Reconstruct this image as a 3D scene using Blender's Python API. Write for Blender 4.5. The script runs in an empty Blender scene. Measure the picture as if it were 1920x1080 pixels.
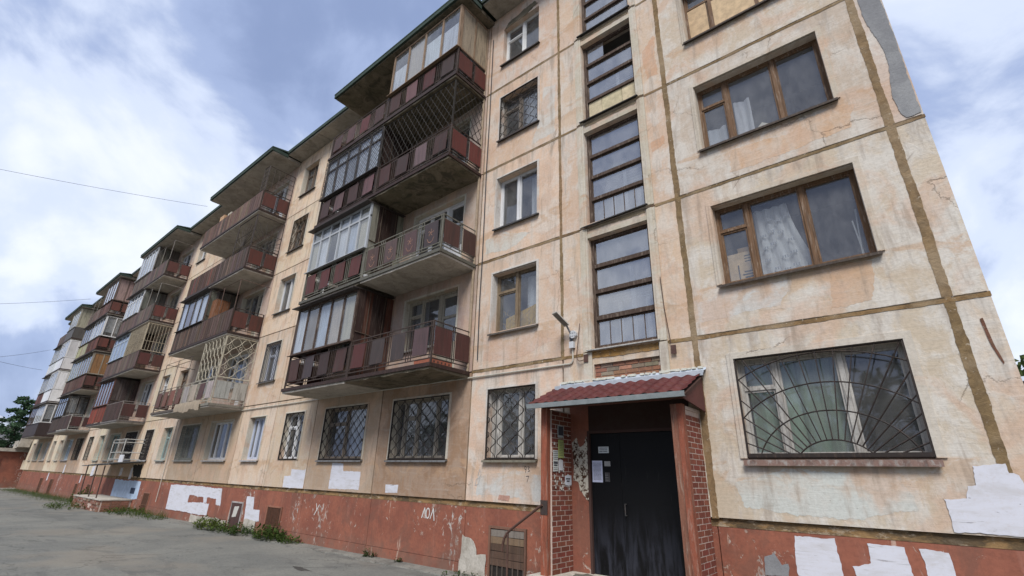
import bpy, bmesh, math, random
from mathutils import Vector, Matrix
C = bpy.context
SC = C.scene
COL = SC.collection
R = math.radians
random.seed(7)

# ------------------------------------------------------------------ camera
cd = bpy.data.cameras.new("camera")
cam = bpy.data.objects.new("camera", cd)
COL.objects.link(cam)
rt = Vector((0.77357937, 0.63317454, 0.02578683))
up = Vector((0.21562998, -0.30127342, 0.92883693))
fw = Vector((-0.59588478, 0.71296868, 0.36959031))
M = Matrix((rt, up, -fw)).transposed().to_4x4()
M.translation = Vector((0, -7.7935, 0.4734))
cam.matrix_world = M
cd.sensor_width = 36
cd.lens = 894.28 / 1920 * 36
cd.clip_end = 3000
cd.clip_start = 0.05
SC.camera = cam

# ------------------------------------------------------------------ world
W = bpy.data.worlds.new("World")
SC.world = W
W.use_nodes = True
nt = W.node_tree
nt.nodes.clear()
def wn(t, **k):
    n = nt.nodes.new(t)
    for a, b in k.items():
        setattr(n, a, b)
    return n
SUN_EL, SUN_AZ = R(50), R(-150)
sky = wn('ShaderNodeTexSky', sky_type='NISHITA', sun_disc=False, sun_elevation=SUN_EL, sun_rotation=R(150))
sky.air_density = 1.2; sky.dust_density = 2.0
tc = wn('ShaderNodeTexCoord')
sep = wn('ShaderNodeSeparateXYZ')
nt.links.new(tc.outputs['Generated'], sep.inputs[0])
def wmath(op, a, b=None, clamp=False):
    n = wn('ShaderNodeMath', operation=op, use_clamp=clamp)
    for i, v in enumerate((a, b)):
        if v is None: continue
        if isinstance(v, (int, float)): n.inputs[i].default_value = v
        else: nt.links.new(v, n.inputs[i])
    return n.outputs[0]
zz = wmath('ADD', wmath('MAXIMUM', sep.outputs[2], 0.0), 0.95)
cx = wmath('DIVIDE', sep.outputs[0], zz)
cy = wmath('DIVIDE', sep.outputs[1], zz)
cmb = wn('ShaderNodeCombineXYZ')
nt.links.new(cx, cmb.inputs[0]); nt.links.new(cy, cmb.inputs[1])
def wnoise(scale, detail, rough, off, dist=0.0):
    mp = wn('ShaderNodeMapping')
    mp.inputs['Location'].default_value = off
    mp.inputs['Scale'].default_value = (1.0, 1.0, 1)
    mp.inputs['Rotation'].default_value = (0, 0, R(35))
    nt.links.new(cmb.outputs[0], mp.inputs[0])
    n = wn('ShaderNodeTexNoise')
    n.inputs['Scale'].default_value = scale
    n.inputs['Detail'].default_value = detail
    n.inputs['Roughness'].default_value = rough
    n.inputs['Distortion'].default_value = dist
    nt.links.new(mp.outputs[0], n.inputs['Vector'])
    return n.outputs['Fac']
def wramp(f, stops):
    r = wn('ShaderNodeValToRGB')
    r.color_ramp.interpolation = 'EASE'
    e = r.color_ramp.elements
    while len(e) < len(stops): e.new(0.5)
    for i, (p, c) in enumerate(stops):
        e[i].position = p; e[i].color = (*c, 1)
    nt.links.new(f, r.inputs[0])
    return r.outputs[0]
big = wnoise(2.0, 4, 0.5, (1.35, 0.9, 0), 0.2)
mid = wnoise(6.0, 7, 0.55, (0.4, 7.7, 0), 0.3)
mixf = wmath('ADD', wmath('MULTIPLY', big, 0.68), wmath('MULTIPLY', mid, 0.32))
dens = wramp(mixf, [(0.385, (0, 0, 0)), (0.605, (1, 1, 1))])
# cloud colours: bright tops to blue-grey bellies (radiance before the 0.1 strength)
K = 7.9
cloud = wramp(dens, [(0.0, (0.44*K, 0.46*K, 0.50*K)), (0.3, (0.34*K, 0.378*K, 0.465*K)), (0.65, (0.185*K, 0.228*K, 0.345*K)), (1.0, (0.128*K, 0.165*K, 0.27*K))])
mx = wn('ShaderNodeMix', data_type='RGBA')
mx.inputs[0].default_value = 0.94
nt.links.new(sky.outputs[0], mx.inputs[6])
nt.links.new(cloud, mx.inputs[7])
bg = wn('ShaderNodeBackground')
bg.inputs[1].default_value = 0.1
nt.links.new(mx.outputs[2], bg.inputs[0])
wo = wn('ShaderNodeOutputWorld')
nt.links.new(bg.outputs[0], wo.inputs[0])

sl = bpy.data.lights.new("sun", 'SUN')
sl.energy = 1.5
sl.angle = R(24)
sl.color = (1.0, 0.98, 0.95)
sun = bpy.data.objects.new("sun", sl)
COL.objects.link(sun)
sd = Vector((0.50 * math.cos(SUN_EL), -0.866 * math.cos(SUN_EL), math.sin(SUN_EL)))   # towards the sun
sun.rotation_euler = sd.to_track_quat('Z', 'Y').to_euler()
sun.location = (10, -20, 30)

SC.view_settings.view_transform = 'Standard'
SC.view_settings.look = 'None'
SC.view_settings.gamma = 1
SC.view_settings.use_curve_mapping = False
SC.view_settings.exposure = 1.5

# ------------------------------------------------------------------ materials
class Mat:
    def __init__(s, name):
        s.m = bpy.data.materials.new(name)
        s.m.use_nodes = True
        s.nt = s.m.node_tree
        s.nt.nodes.clear()
        s.out = s.n('ShaderNodeOutputMaterial')
    def n(s, t, **k):
        x = s.nt.nodes.new(t)
        for a, b in k.items(): setattr(x, a, b)
        return x
    def put(s, v, sock):
        if isinstance(v, bpy.types.NodeSocket): s.nt.links.new(v, sock)
        elif isinstance(v, tuple) and len(v) == 3 and sock.type == 'RGBA': sock.default_value = (*v, 1)
        else: sock.default_value = v
    def pos(s, sc=(1, 1, 1), off=(0, 0, 0), obj=False):
        if obj: g = s.n('ShaderNodeTexCoord').outputs['Object']
        else: g = s.n('ShaderNodeNewGeometry').outputs['Position']
        mp = s.n('ShaderNodeMapping')
        mp.inputs['Scale'].default_value = sc
        mp.inputs['Location'].default_value = off
        s.nt.links.new(g, mp.inputs[0])
        return mp.outputs[0]
    def noise(s, vec, scale=1, detail=4, rough=0.55, dist=0):
        x = s.n('ShaderNodeTexNoise')
        s.put(vec, x.inputs['Vector'])
        x.inputs['Scale'].default_value = scale
        x.inputs['Detail'].default_value = detail
        x.inputs['Roughness'].default_value = rough
        x.inputs['Distortion'].default_value = dist
        return x.outputs['Fac']
    def voro(s, vec, scale, feat='DISTANCE_TO_EDGE'):
        x = s.n('ShaderNodeTexVoronoi', feature=feat)
        s.put(vec, x.inputs['Vector'])
        x.inputs['Scale'].default_value = scale
        return x.outputs['Distance']
    def rng(s, v, a, b, c=0.0, d=1.0):
        x = s.n('ShaderNodeMapRange')
        x.interpolation_type = 'SMOOTHSTEP'
        s.put(v, x.inputs[0])
        for i, q in enumerate((a, b, c, d)): x.inputs[i + 1].default_value = q
        return x.outputs[0]
    def math(s, op, a, b=0.0, clamp=False):
        x = s.n('ShaderNodeMath', operation=op, use_clamp=clamp)
        s.put(a, x.inputs[0]); s.put(b, x.inputs[1])
        return x.outputs[0]
    def mix(s, f, a, b, mode='MIX'):
        x = s.n('ShaderNodeMix', data_type='RGBA', blend_type=mode)
        s.put(f, x.inputs[0]); s.put(a, x.inputs[6]); s.put(b, x.inputs[7])
        return x.outputs[2]
    def objcol(s):
        return s.n('ShaderNodeObjectInfo').outputs['Color']
    def objrand(s):
        return s.n('ShaderNodeObjectInfo').outputs['Random']
    def objalpha(s):
        return s.n('ShaderNodeObjectInfo').outputs['Alpha']
    def bump(s, h, strength=0.3, dist=0.01):
        x = s.n('ShaderNodeBump')
        x.inputs['Strength'].default_value = strength
        x.inputs['Distance'].default_value = dist
        s.nt.links.new(h, x.inputs['Height'])
        return x.outputs[0]
    def surf(s, col, rough=0.8, normal=None, metal=0.0, spec=0.3):
        b = s.n('ShaderNodeBsdfPrincipled')
        s.put(col, b.inputs['Base Color'])
        s.put(rough, b.inputs['Roughness'])
        b.inputs['Metallic'].default_value = metal
        b.inputs['Specular IOR Level'].default_value = spec
        if normal is not None: s.nt.links.new(normal, b.inputs['Normal'])
        s.nt.links.new(b.outputs[0], s.out.inputs[0])
        return s.m

def m_plaster():
    m = Mat("plaster")
    base = m.objcol(); worn = m.objalpha()
    p = m.pos()
    n1 = m.noise(p, 0.8, 6, 0.6, 0.4)
    st = m.noise(m.pos((3.2, 3.2, 0.45)), 1.6, 5, 0.65, 0.3)          # vertical drips
    hs = m.noise(m.pos((0.8, 0.8, 7.0), (4, 2, 9)), 2.0, 5, 0.65, 0.6)  # trowel strokes
    fine = m.noise(p, 22, 5, 0.7)
    blot = m.noise(m.pos((1, 1, 0.8), (13, 5, 2)), 2.6, 7, 0.65, 0.8)
    w = m.math('ADD', m.math('MULTIPLY', n1, 0.45), m.math('MULTIPLY', blot, 0.55))
    w = m.math('ADD', w, m.math('MULTIPLY', m.math('SUBTRACT', st, 0.5), 0.35))
    wmask = m.math('MULTIPLY', m.rng(w, 0.42, 0.58), worn)
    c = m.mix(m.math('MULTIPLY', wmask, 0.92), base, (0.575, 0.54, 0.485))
    c = m.mix(m.math('MULTIPLY', m.rng(m.noise(m.pos((1, 1, 1), (3, 8, 21)), 1.1, 6, 0.6, 0.7), 0.49, 0.62), 0.62), c, (0.51, 0.35, 0.25))
    oc = m.noise(m.pos((1, 1, 0.7), (31, 2, 7)), 0.9, 5, 0.6, 0.6)
    om = m.math('MULTIPLY', m.rng(oc, 0.54, 0.62), m.rng(st, 0.38, 0.6))
    sx = m.n('ShaderNodeSeparateXYZ'); m.put(p, sx.inputs[0])
    fz = m.math('FRACT', m.math('DIVIDE', m.math('ADD', sx.outputs[2], 27.0), 2.7))          # height inside the storey, 0..1
    under = m.math('MULTIPLY', m.rng(fz, 0.10, 0.26), m.rng(fz, 0.30, 0.315, 1.0, 0.0))      # the strip below the sills
    topd = m.rng(fz, 0.80, 1.0)                                                              # run-off below a joint is on the next panel's top
    om = m.math('ADD', m.math('MULTIPLY', om, 0.45), m.math('MULTIPLY', under, m.rng(m.noise(m.pos((1, 1, 1.6), (8, 1, 3)), 1.9, 6, 0.65, 0.8), 0.46, 0.58)), True)
    c = m.mix(m.math('MULTIPLY', om, 0.6), c, (0.45, 0.29, 0.175))
    c = m.mix(m.math('MULTIPLY', m.math('MULTIPLY', topd, m.rng(st, 0.42, 0.62)), 0.35), c, (0.24, 0.19, 0.15))
    c = m.mix(m.math('MULTIPLY', m.rng(st, 0.52, 0.70), 0.5), c, (0.25, 0.19, 0.14))
    c = m.mix(m.math('MULTIPLY', m.rng(hs, 0.55, 0.75), 0.3), c, (0.52, 0.49, 0.44))
    c = m.mix(m.rng(fine, 0.3, 0.62, 0.2, 0.0), c, (0.16, 0.13, 0.10))
    speck = m.rng(m.noise(p, 34, 2, 0.5), 0.70, 0.76)
    c = m.mix(m.math('MULTIPLY', speck, 0.5), c, (0.12, 0.09, 0.06))
    # hairline cracks
    wob = m.noise(p, 2.2, 6, 0.7)
    vv = m.n('ShaderNodeVectorMath', operation='ADD')
    cb = m.n('ShaderNodeCombineXYZ')
    for i in (0, 2): m.put(m.math('MULTIPLY', wob, 0.5), cb.inputs[i])
    m.put(p, vv.inputs[0]); m.put(cb.outputs[0], vv.inputs[1])
    ck = m.rng(m.voro(vv.outputs[0], 0.62), 0.0, 0.005, 1.0, 0.0)
    ckm = m.math('MULTIPLY', ck, m.rng(m.noise(p, 0.6, 2), 0.52, 0.6))
    c = m.mix(m.math('MULTIPLY', ckm, 0.55), c, (0.13, 0.09, 0.06))
    h = m.math('ADD', m.math('MULTIPLY', fine, 0.35), m.math('MULTIPLY', hs, 0.75))
    h = m.math('ADD', h, m.math('MULTIPLY', wmask, 0.5))
    h = m.math('SUBTRACT', h, m.math('MULTIPLY', ckm, 1.0))
    return m.surf(c, 0.92, m.bump(h, 0.55, 0.012), spec=0.15)

def m_plinth():
    m = Mat("plinth_paint")
    p = m.pos()
    base = m.mix(m.rng(m.noise(p, 1.3, 5, 0.6), 0.35, 0.65), (0.215, 0.075, 0.048), (0.285, 0.102, 0.062))
    st = m.noise(m.pos((4, 4, 0.35), (2, 0, 5)), 1.4, 5, 0.6, 0.3)
    c = m.mix(m.math('MULTIPLY', m.rng(st, 0.56, 0.72), 0.5), base, (0.33, 0.16, 0.12))
    chip = m.noise(m.pos((1.0, 1, 0.75), (9, 3, 1)), 7.5, 7, 0.68, 0.9)
    area = m.noise(m.pos((1, 1, 0.5), (1, 6, 3)), 0.9, 3, 0.55)
    f = m.math('ADD', m.math('MULTIPLY', chip, 0.75), m.math('MULTIPLY', area, 0.45))
    ch = m.rng(f, 0.695, 0.73)
    c = m.mix(m.math('MULTIPLY', ch, 0.85), c, (0.45, 0.35, 0.28))
    ch2 = m.rng(f, 0.735, 0.76)
    c = m.mix(ch2, c, (0.42, 0.41, 0.40))
    strk = m.math('MULTIPLY', m.rng(m.noise(m.pos((5, 5, 0.5), (7, 0, 2)), 1.1, 4, 0.6, 0.5), 0.66, 0.69), m.rng(m.noise(p, 2.1, 3), 0.47, 0.55))
    c = m.mix(m.math('MULTIPLY', strk, 0.8), c, (0.50, 0.36, 0.28))
    c = m.mix(m.rng(m.noise(p, 18, 5, 0.7), 0.3, 0.6, 0.3, 0), c, (0.09, 0.035, 0.025))
    zc = m.n('ShaderNodeSeparateXYZ'); m.put(m.pos(), zc.inputs[0])
    dirt = m.math('MULTIPLY', m.rng(zc.outputs[2], -1.45, -0.75, 1.0, 0.0), m.rng(m.noise(p, 3, 5), 0.3, 0.65))
    c = m.mix(m.math('MULTIPLY', m.rng(m.noise(m.pos((1, 1, 0.8), (3, 1, 8)), 1.5, 7, 0.7, 0.8), 0.48, 0.62), 0.5), c, (0.14, 0.07, 0.05))
    c = m.mix(m.math('MULTIPLY', dirt, 0.55), c, (0.17, 0.12, 0.09))
    h = m.math('SUBTRACT', m.math('MULTIPLY', m.noise(p, 16, 6, 0.7), 0.6), m.math('MULTIPLY', ch, 0.5))
    return m.surf(c, 0.75, m.bump(h, 0.5, 0.01), spec=0.3)

def m_weather(name, rough=0.7, wear=(0.30, 0.26, 0.22), amt=0.5, stretch=(6, 6, 0.8), dark=(0.03, 0.022, 0.018), damt=0.6, spec=0.3, bumpd=0.004, light=0.62):
    """tint from the object colour, streaked and worn"""
    m = Mat(name)
    base = m.objcol()
    p = m.pos()
    v = m.math('MULTIPLY', m.objrand(), 1.0)
    s1 = m.noise(m.pos(stretch), 3.0, 6, 0.65, 0.4)
    s2 = m.noise(m.pos(stretch, (5, 9, 3)), 1.7, 6, 0.65, 0.5)
    c = m.mix(m.math('MULTIPLY', m.rng(s1, light - 0.12, light + 0.08), amt), base, wear)
    c = m.mix(m.math('MULTIPLY', m.rng(s2, 0.45, 0.7), damt), c, dark)
    c = m.mix(m.math('MULTIPLY', v, 0.22), c, (0.05, 0.04, 0.035))
    fine = m.noise(p, 40, 4, 0.7)
    c = m.mix(m.rng(fine, 0.25, 0.6, 0.25, 0), c, dark)
    return m.surf(c, rough, m.bump(m.math('ADD', s1, m.math('MULTIPLY', fine, 0.5)), 0.5, bumpd), spec=spec)

def m_concrete(name, a, b, dark=(0.10, 0.085, 0.065), moss=0.5, sc=1.0):
    m = Mat(name)
    p = m.pos((sc, sc, sc))
    n = m.noise(p, 1.6, 7, 0.65, 0.6)
    c = m.mix(m.rng(n, 0.35, 0.65), a, b)
    c = m.mix(m.math('MULTIPLY', m.rng(m.noise(p, 2.7, 7, 0.7, 0.8), 0.48, 0.62), moss), c, dark)
    f = m.noise(p, 24, 5, 0.7)
    c = m.mix(m.rng(f, 0.3, 0.6, 0.3, 0), c, dark)
    return m.surf(c, 0.92, m.bump(m.math('ADD', n, m.math('MULTIPLY', f, 0.6)), 0.6, 0.015), spec=0.15)

def m_glass(r0=0.075, name="window_glass", dust=0.10):
    m = Mat(name)
    gm = m.n('ShaderNodeNewGeometry'); dt = m.n('ShaderNodeVectorMath', operation='DOT_PRODUCT')
    m.put(gm.outputs['Normal'], dt.inputs[0]); m.put(gm.outputs['Incoming'], dt.inputs[1])
    ca = m.math('ABSOLUTE', dt.outputs['Value'])
    fr = m.math('ADD', r0, m.math('MULTIPLY', 1-r0, m.math('POWER', m.math('SUBTRACT', 1.0, ca), 5.0)))
    fr = m.math('MULTIPLY', fr, m.math('SUBTRACT', 1.0, gm.outputs['Backfacing']))
    t = m.n('ShaderNodeBsdfTransparent'); t.inputs[0].default_value = (0.93, 0.945, 0.95, 1)
    g = m.n('ShaderNodeBsdfGlossy'); g.inputs['Roughness'].default_value = 0.03
    g.inputs['Color'].default_value = (0.92, 0.95, 1, 1)
    b = m.bump(m.noise(m.pos(), 1.3, 2), 0.25, 0.02)
    m.nt.links.new(b, g.inputs['Normal'])
    # dust film on the pane
    df = m.n('ShaderNodeBsdfDiffuse'); df.inputs[0].default_value = (0.36, 0.35, 0.34, 1)
    x = m.n('ShaderNodeMixShader'); y = m.n('ShaderNodeMixShader')
    m.put(m.rng(m.noise(m.pos((2, 2, 1)), 2.5, 6, 0.65), 0.3, 0.75, dust*0.45, dust), y.inputs[0])
    m.nt.links.new(t.outputs[0], y.inputs[1]); m.nt.links.new(df.outputs[0], y.inputs[2])
    m.put(fr, x.inputs[0])
    m.nt.links.new(y.outputs[0], x.inputs[1]); m.nt.links.new(g.outputs[0], x.inputs[2])
    m.nt.links.new(x.outputs[0], m.out.inputs[0])
    return m.m

def m_cloth():
    m = Mat("cloth")
    base = m.objcol()
    n = m.noise(m.pos((9, 9, 0.6)), 2, 5, 0.6)
    c = m.mix(m.rng(n, 0.4, 0.7, 0, 0.35), base, (0.20, 0.19, 0.17))
    d = m.n('ShaderNodeBsdfDiffuse'); t = m.n('ShaderNodeBsdfTranslucent')
    m.put(c, d.inputs[0]); m.put(c, t.inputs[0])
    x = m.n('ShaderNodeMixShader'); x.inputs[0].default_value = 0.3
    m.nt.links.new(d.outputs[0], x.inputs[1]); m.nt.links.new(t.outputs[0], x.inputs[2])
    m.nt.links.new(x.outputs[0], m.out.inputs[0])
    return m.m

def m_asphalt():
    m = Mat("asphalt")
    p = m.pos()
    big = m.noise(p, 0.35, 6, 0.6, 0.5)
    c = m.mix(m.rng(big, 0.35, 0.65), (0.115, 0.118, 0.108), (0.18, 0.178, 0.155))
    st = m.noise(m.pos((0.35, 1.1, 1), (2, 1, 0)), 1.3, 6, 0.65, 0.7)
    c = m.mix(m.math('MULTIPLY', m.rng(st, 0.54, 0.68), 0.6), c, (0.07, 0.07, 0.068))
    gr = m.noise(p, 60, 4, 0.75)
    c = m.mix(m.rng(gr, 0.35, 0.7, 0.0, 0.5), c, (0.22, 0.21, 0.19))
    c = m.mix(m.rng(m.noise(p, 17, 5, 0.75), 0.42, 0.66, 0.0, 0.4), c, (0.075, 0.075, 0.07))
    dust = m.math('MULTIPLY', m.rng(m.noise(m.pos((0.6, 0.6, 1), (8, 3, 0)), 0.6, 6, 0.6), 0.5, 0.65), 0.5)
    c = m.mix(dust, c, (0.20, 0.175, 0.14))
    ck = m.voro(m.pos((1, 1, 1), (m_off, 0, 0)), 0.33)
    vv = m.n('ShaderNodeVectorMath', operation='ADD')
    cb = m.n('ShaderNodeCombineXYZ')
    wob = m.noise(p, 1.6, 5, 0.65)
    for i in (0, 1): m.put(m.math('MULTIPLY', wob, 1.5), cb.inputs[i])
    m.put(p, vv.inputs[0]); m.put(cb.outputs[0], vv.inputs[1])
    ck = m.rng(m.voro(vv.outputs[0], 0.5), 0.0, 0.016, 1, 0)
    ck = m.math('MULTIPLY', ck, m.rng(m.noise(p, 0.5, 2), 0.42, 0.55))
    c = m.mix(m.math('MULTIPLY', ck, 0.5), c, (0.045, 0.045, 0.042))
    c = m.mix(m.math('MULTIPLY', m.rng(m.noise(m.pos((0.22, 0.6, 1), (5, 5, 0)), 1.0, 7, 0.7, 1.2), 0.55, 0.60), 0.35), c, (0.085, 0.085, 0.08))
    h = m.math('SUBTRACT', m.math('ADD', m.math('MULTIPLY', gr, 0.5), st), ck)
    return m.surf(c, 0.9, m.bump(h, 0.6, 0.02), spec=0.2)
m_off = 0.0

def m_simple(name, col, rough=0.7, var=0.3, sc=6.0, spec=0.3, metal=0.0):
    m = Mat(name)
    n = m.noise(m.pos(), sc, 6, 0.65)
    c = m.mix(m.rng(n, 0.3, 0.7, 0, var), col, tuple(q * 0.35 for q in col))
    return m.surf(c, rough, m.bump(n, 0.3, 0.004), spec=spec, metal=metal)

def m_tint(name, rough=0.8, var=0.35, sc=8.0, spec=0.25, bs=0.3):
    m = Mat(name)
    n = m.noise(m.pos(), sc, 6, 0.7)
    c = m.mix(m.rng(n, 0.3, 0.7, 0, var), m.objcol(), (0.05, 0.04, 0.03))
    return m.surf(c, rough, m.bump(n, bs, 0.006), spec=spec)

def m_ledge():
    m = Mat("stained_ledge")
    n = m.noise(m.pos((1, 1, 4)), 2.2, 7, 0.7, 0.8)
    c = m.mix(m.rng(n, 0.4, 0.62), (0.27, 0.165, 0.075), (0.11, 0.075, 0.042))
    c = m.mix(m.rng(m.noise(m.pos((1, 1, 2), (5, 5, 1)), 3.5, 6, 0.7), 0.55, 0.64, 0, 0.8), c, (0.36, 0.29, 0.21))
    c = m.mix(m.rng(m.noise(m.pos((1, 1, 2), (1, 7, 1)), 1.2, 5, 0.7), 0.55, 0.62, 0, 0.8), c, (0.075, 0.055, 0.035))
    return m.surf(c, 0.9, m.bump(m.noise(m.pos(), 18, 6, 0.7), 0.8, 0.015), spec=0.15)

def m_flaky():
    m = Mat("flaky_white")
    n = m.noise(m.pos((1, 1, 0.8)), 17, 6, 0.7, 0.8)
    k = m.noise(m.pos(), 5, 5, 0.6)
    f = m.math('ADD', m.math('MULTIPLY', n, 0.7), m.math('MULTIPLY', k, 0.3))
    c = m.mix(m.rng(f, 0.46, 0.52), (0.07, 0.035, 0.022), (0.50, 0.46, 0.38))
    return m.surf(c, 0.9, m.bump(f, 0.8, 0.01), spec=0.1)

def m_white():
    m = Mat("whitewash")
    n = m.noise(m.pos((1, 1, 2.5)), 2.2, 7, 0.7, 0.6)
    c = m.mix(m.rng(n, 0.44, 0.66, 0, 0.55), (0.57, 0.57, 0.615), (0.44, 0.42, 0.41))
    f = m.noise(m.pos(), 30, 5, 0.7)
    c = m.mix(m.rng(f, 0.3, 0.5, 0.2, 0), c, (0.45, 0.38, 0.33))
    sm = m.noise(m.pos((1, 1, 2.2), (3, 3, 3)), 5, 8, 0.72, 0.6)
    br = m.noise(m.pos((1.2, 1, 14), (3, 3, 3)), 2.5, 5, 0.6, 0.2)
    c = m.mix(m.rng(br, 0.5, 0.7, 0, 0.35), c, (0.48, 0.46, 0.45))
    thin = m.math('MAXIMUM', m.rng(sm, 0.63, 0.70), m.math('MULTIPLY', m.rng(br, 0.64, 0.72), 0.5))      # the coat is worn through here
    b = m.n('ShaderNodeBsdfPrincipled'); m.put(c, b.inputs['Base Color']); b.inputs['Roughness'].default_value = 0.9
    b.inputs['Specular IOR Level'].default_value = 0.15
    t = m.n('ShaderNodeBsdfTransparent'); x = m.n('ShaderNodeMixShader')
    m.put(thin, x.inputs[0]); m.nt.links.new(b.outputs[0], x.inputs[1]); m.nt.links.new(t.outputs[0], x.inputs[2])
    m.nt.links.new(x.outputs[0], m.out.inputs[0])
    return m.m
    return m.surf(c, 0.85, m.bump(m.math('ADD', n, m.math('MULTIPLY', f, 0.4)), 0.4, 0.006), spec=0.2)

def m_door():
    m = Mat("black_door_steel")
    s = m.noise(m.pos((5, 5, 0.7)), 1.5, 6, 0.65, 0.4)
    z = m.n('ShaderNodeSeparateXYZ'); m.put(m.pos(), z.inputs[0])
    lo = m.math('MULTIPLY', m.rng(z.outputs[2], -0.9, 0.2, 1, 0), m.rng(s, 0.4, 0.62))
    c = m.mix(m.math('MULTIPLY', lo, 0.8), (0.003, 0.003, 0.0035), (0.032, 0.034, 0.045))
    c = m.mix(m.rng(m.noise(m.pos((9, 9, 1)), 3, 5), 0.64, 0.75, 0, 0.25), c, (0.04, 0.038, 0.036))
    return m.surf(c, 0.55, m.bump(s, 0.25, 0.004), spec=0.2)

def m_leaf():
    m = Mat("leaf")
    r = m.objrand()
    n = m.noise(m.pos(), 2.2, 3, 0.6)
    c = m.mix(n, m.objcol(), (0.03, 0.055, 0.02))
    c = m.mix(m.rng(m.noise(m.pos((1, 1, 1), (4, 4, 4)), 14, 2), 0.5, 0.75, 0, 0.6), c, (0.12, 0.15, 0.04))
    d = m.n('ShaderNodeBsdfDiffuse'); t = m.n('ShaderNodeBsdfTranslucent')
    m.put(c, d.inputs[0]); m.put(c, t.inputs[0])
    x = m.n('ShaderNodeMixShader'); x.inputs[0].default_value = 0.35
    m.nt.links.new(d.outputs[0], x.inputs[1]); m.nt.links.new(t.outputs[0], x.inputs[2])
    m.nt.links.new(x.outputs[0], m.out.inputs[0])
    return m.m

PL = m_plaster(); PLINTH = m_plinth(); LEDGE = m_ledge(); GLASS = m_glass(0.09, 'window_glass', 0.16); GLASS2 = m_glass(0.24, 'old_window_glass', 0.34); CLOTH = m_cloth(); ASPH = m_asphalt()
WHITE = m_white(); DOOR = m_door(); LEAF = m_leaf()
def m_seal():
    m = Mat("joint_sealant")
    n = m.noise(m.pos(), 6.0, 7, 0.7, 0.6); k = m.noise(m.pos((1, 1, 1), (4, 4, 4)), 1.8, 5, 0.65)
    c = m.mix(m.rng(n, 0.35, 0.65, 0, 0.55), m.objcol(), (0.07, 0.048, 0.03))
    c = m.mix(m.rng(k, 0.45, 0.65, 0, 0.6), c, (0.30, 0.23, 0.15))
    c = m.mix(m.rng(m.noise(m.pos(), 15, 6, 0.7), 0.60, 0.68, 0, 0.7), c, (0.46, 0.40, 0.32))
    return m.surf(c, 0.92, m.bump(m.math('ADD', n, k), 0.9, 0.02), spec=0.12)
SEAL = m_seal()
PAINTED = m_weather("weathered_sheet_metal", 0.6, (0.13, 0.075, 0.06), 0.35, (7, 7, 0.6))
STEEL = m_weather("rusty_steel_bar", 0.65, (0.16, 0.10, 0.07), 0.3, (8, 8, 3), (0.02, 0.014, 0.01), 0.5)
WOOD = m_weather("peeling_wood", 0.75, (0.40, 0.33, 0.26), 0.55, (12, 12, 1.2), (0.05, 0.03, 0.02), 0.55, 0.25)
BOARD = m_weather("weathered_board", 0.8, (0.20, 0.16, 0.13), 0.45, (9, 9, 0.7), (0.035, 0.025, 0.02), 0.6, 0.2)
FLAKE = m_weather("flaking_brown_paint", 0.7, (0.36, 0.33, 0.30), 0.9, (6, 6, 3), (0.04, 0.02, 0.016), 0.6, 0.3, 0.004, 0.58)
PVC = m_weather("white_window_plastic", 0.45, (0.55, 0.53, 0.5), 0.2, (3, 3, 1), (0.25, 0.23, 0.2), 0.25, 0.4, 0.001)
TINT = m_tint("painted_surface")
SLAB = m_concrete("balcony_concrete", (0.50, 0.46, 0.40), (0.40, 0.365, 0.31), (0.15, 0.13, 0.10), 0.35)
SLABD = m_concrete("mossy_concrete", (0.20, 0.165, 0.12), (0.12, 0.105, 0.07), (0.045, 0.042, 0.03), 0.7)
SOFFIT = m_concrete("eave_concrete", (0.42, 0.38, 0.32), (0.30, 0.275, 0.235), (0.15, 0.13, 0.10), 0.4)
ROOFE = m_simple("bitumen_edge", (0.035, 0.055, 0.04), 0.8, 0.6, 4)
BRICKM = m_tint("brick_clay", 0.88, 0.4, 12, 0.15, 0.6)
MORTAR = m_simple("mortar", (0.50, 0.40, 0.34), 0.95, 0.35, 14)
CEMENT = m_concrete("grey_cement", (0.26, 0.26, 0.26), (0.20, 0.20, 0.205), (0.15, 0.15, 0.15), 0.3)
ROOM = m_simple("room_paint", (0.17, 0.16, 0.15), 0.9, 0.5, 1.5)
ROOFRED = m_simple("red_roof_metal", (0.095, 0.024, 0.022), 0.55, 0.6, 3, 0.3)
ZINC = m_simple("zinc_flashing", (0.40, 0.43, 0.47), 0.5, 0.35, 7, 0.4)
FLASH = m_simple("silver_foil_flashing", (0.42, 0.46, 0.51), 0.45, 0.25, 16, 0.45)
GUT = m_simple("dull_gutter_sheet", (0.20, 0.22, 0.22), 0.5, 0.4, 5, 0.4)
WIRE = m_simple("cable_rubber", (0.05, 0.05, 0.055), 0.7, 0.2)
PAPER = m_tint("paper", 0.85, 0.12, 20, 0.2, 0.1)
INK = m_simple("ink", (0.05, 0.05, 0.06), 0.8, 0.1)
BARK = m_simple("bark", (0.06, 0.045, 0.035), 0.95, 0.5, 20)
PAINTW = m_simple("white_paint_line", (0.62, 0.60, 0.57), 0.8, 0.3, 25)

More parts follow.
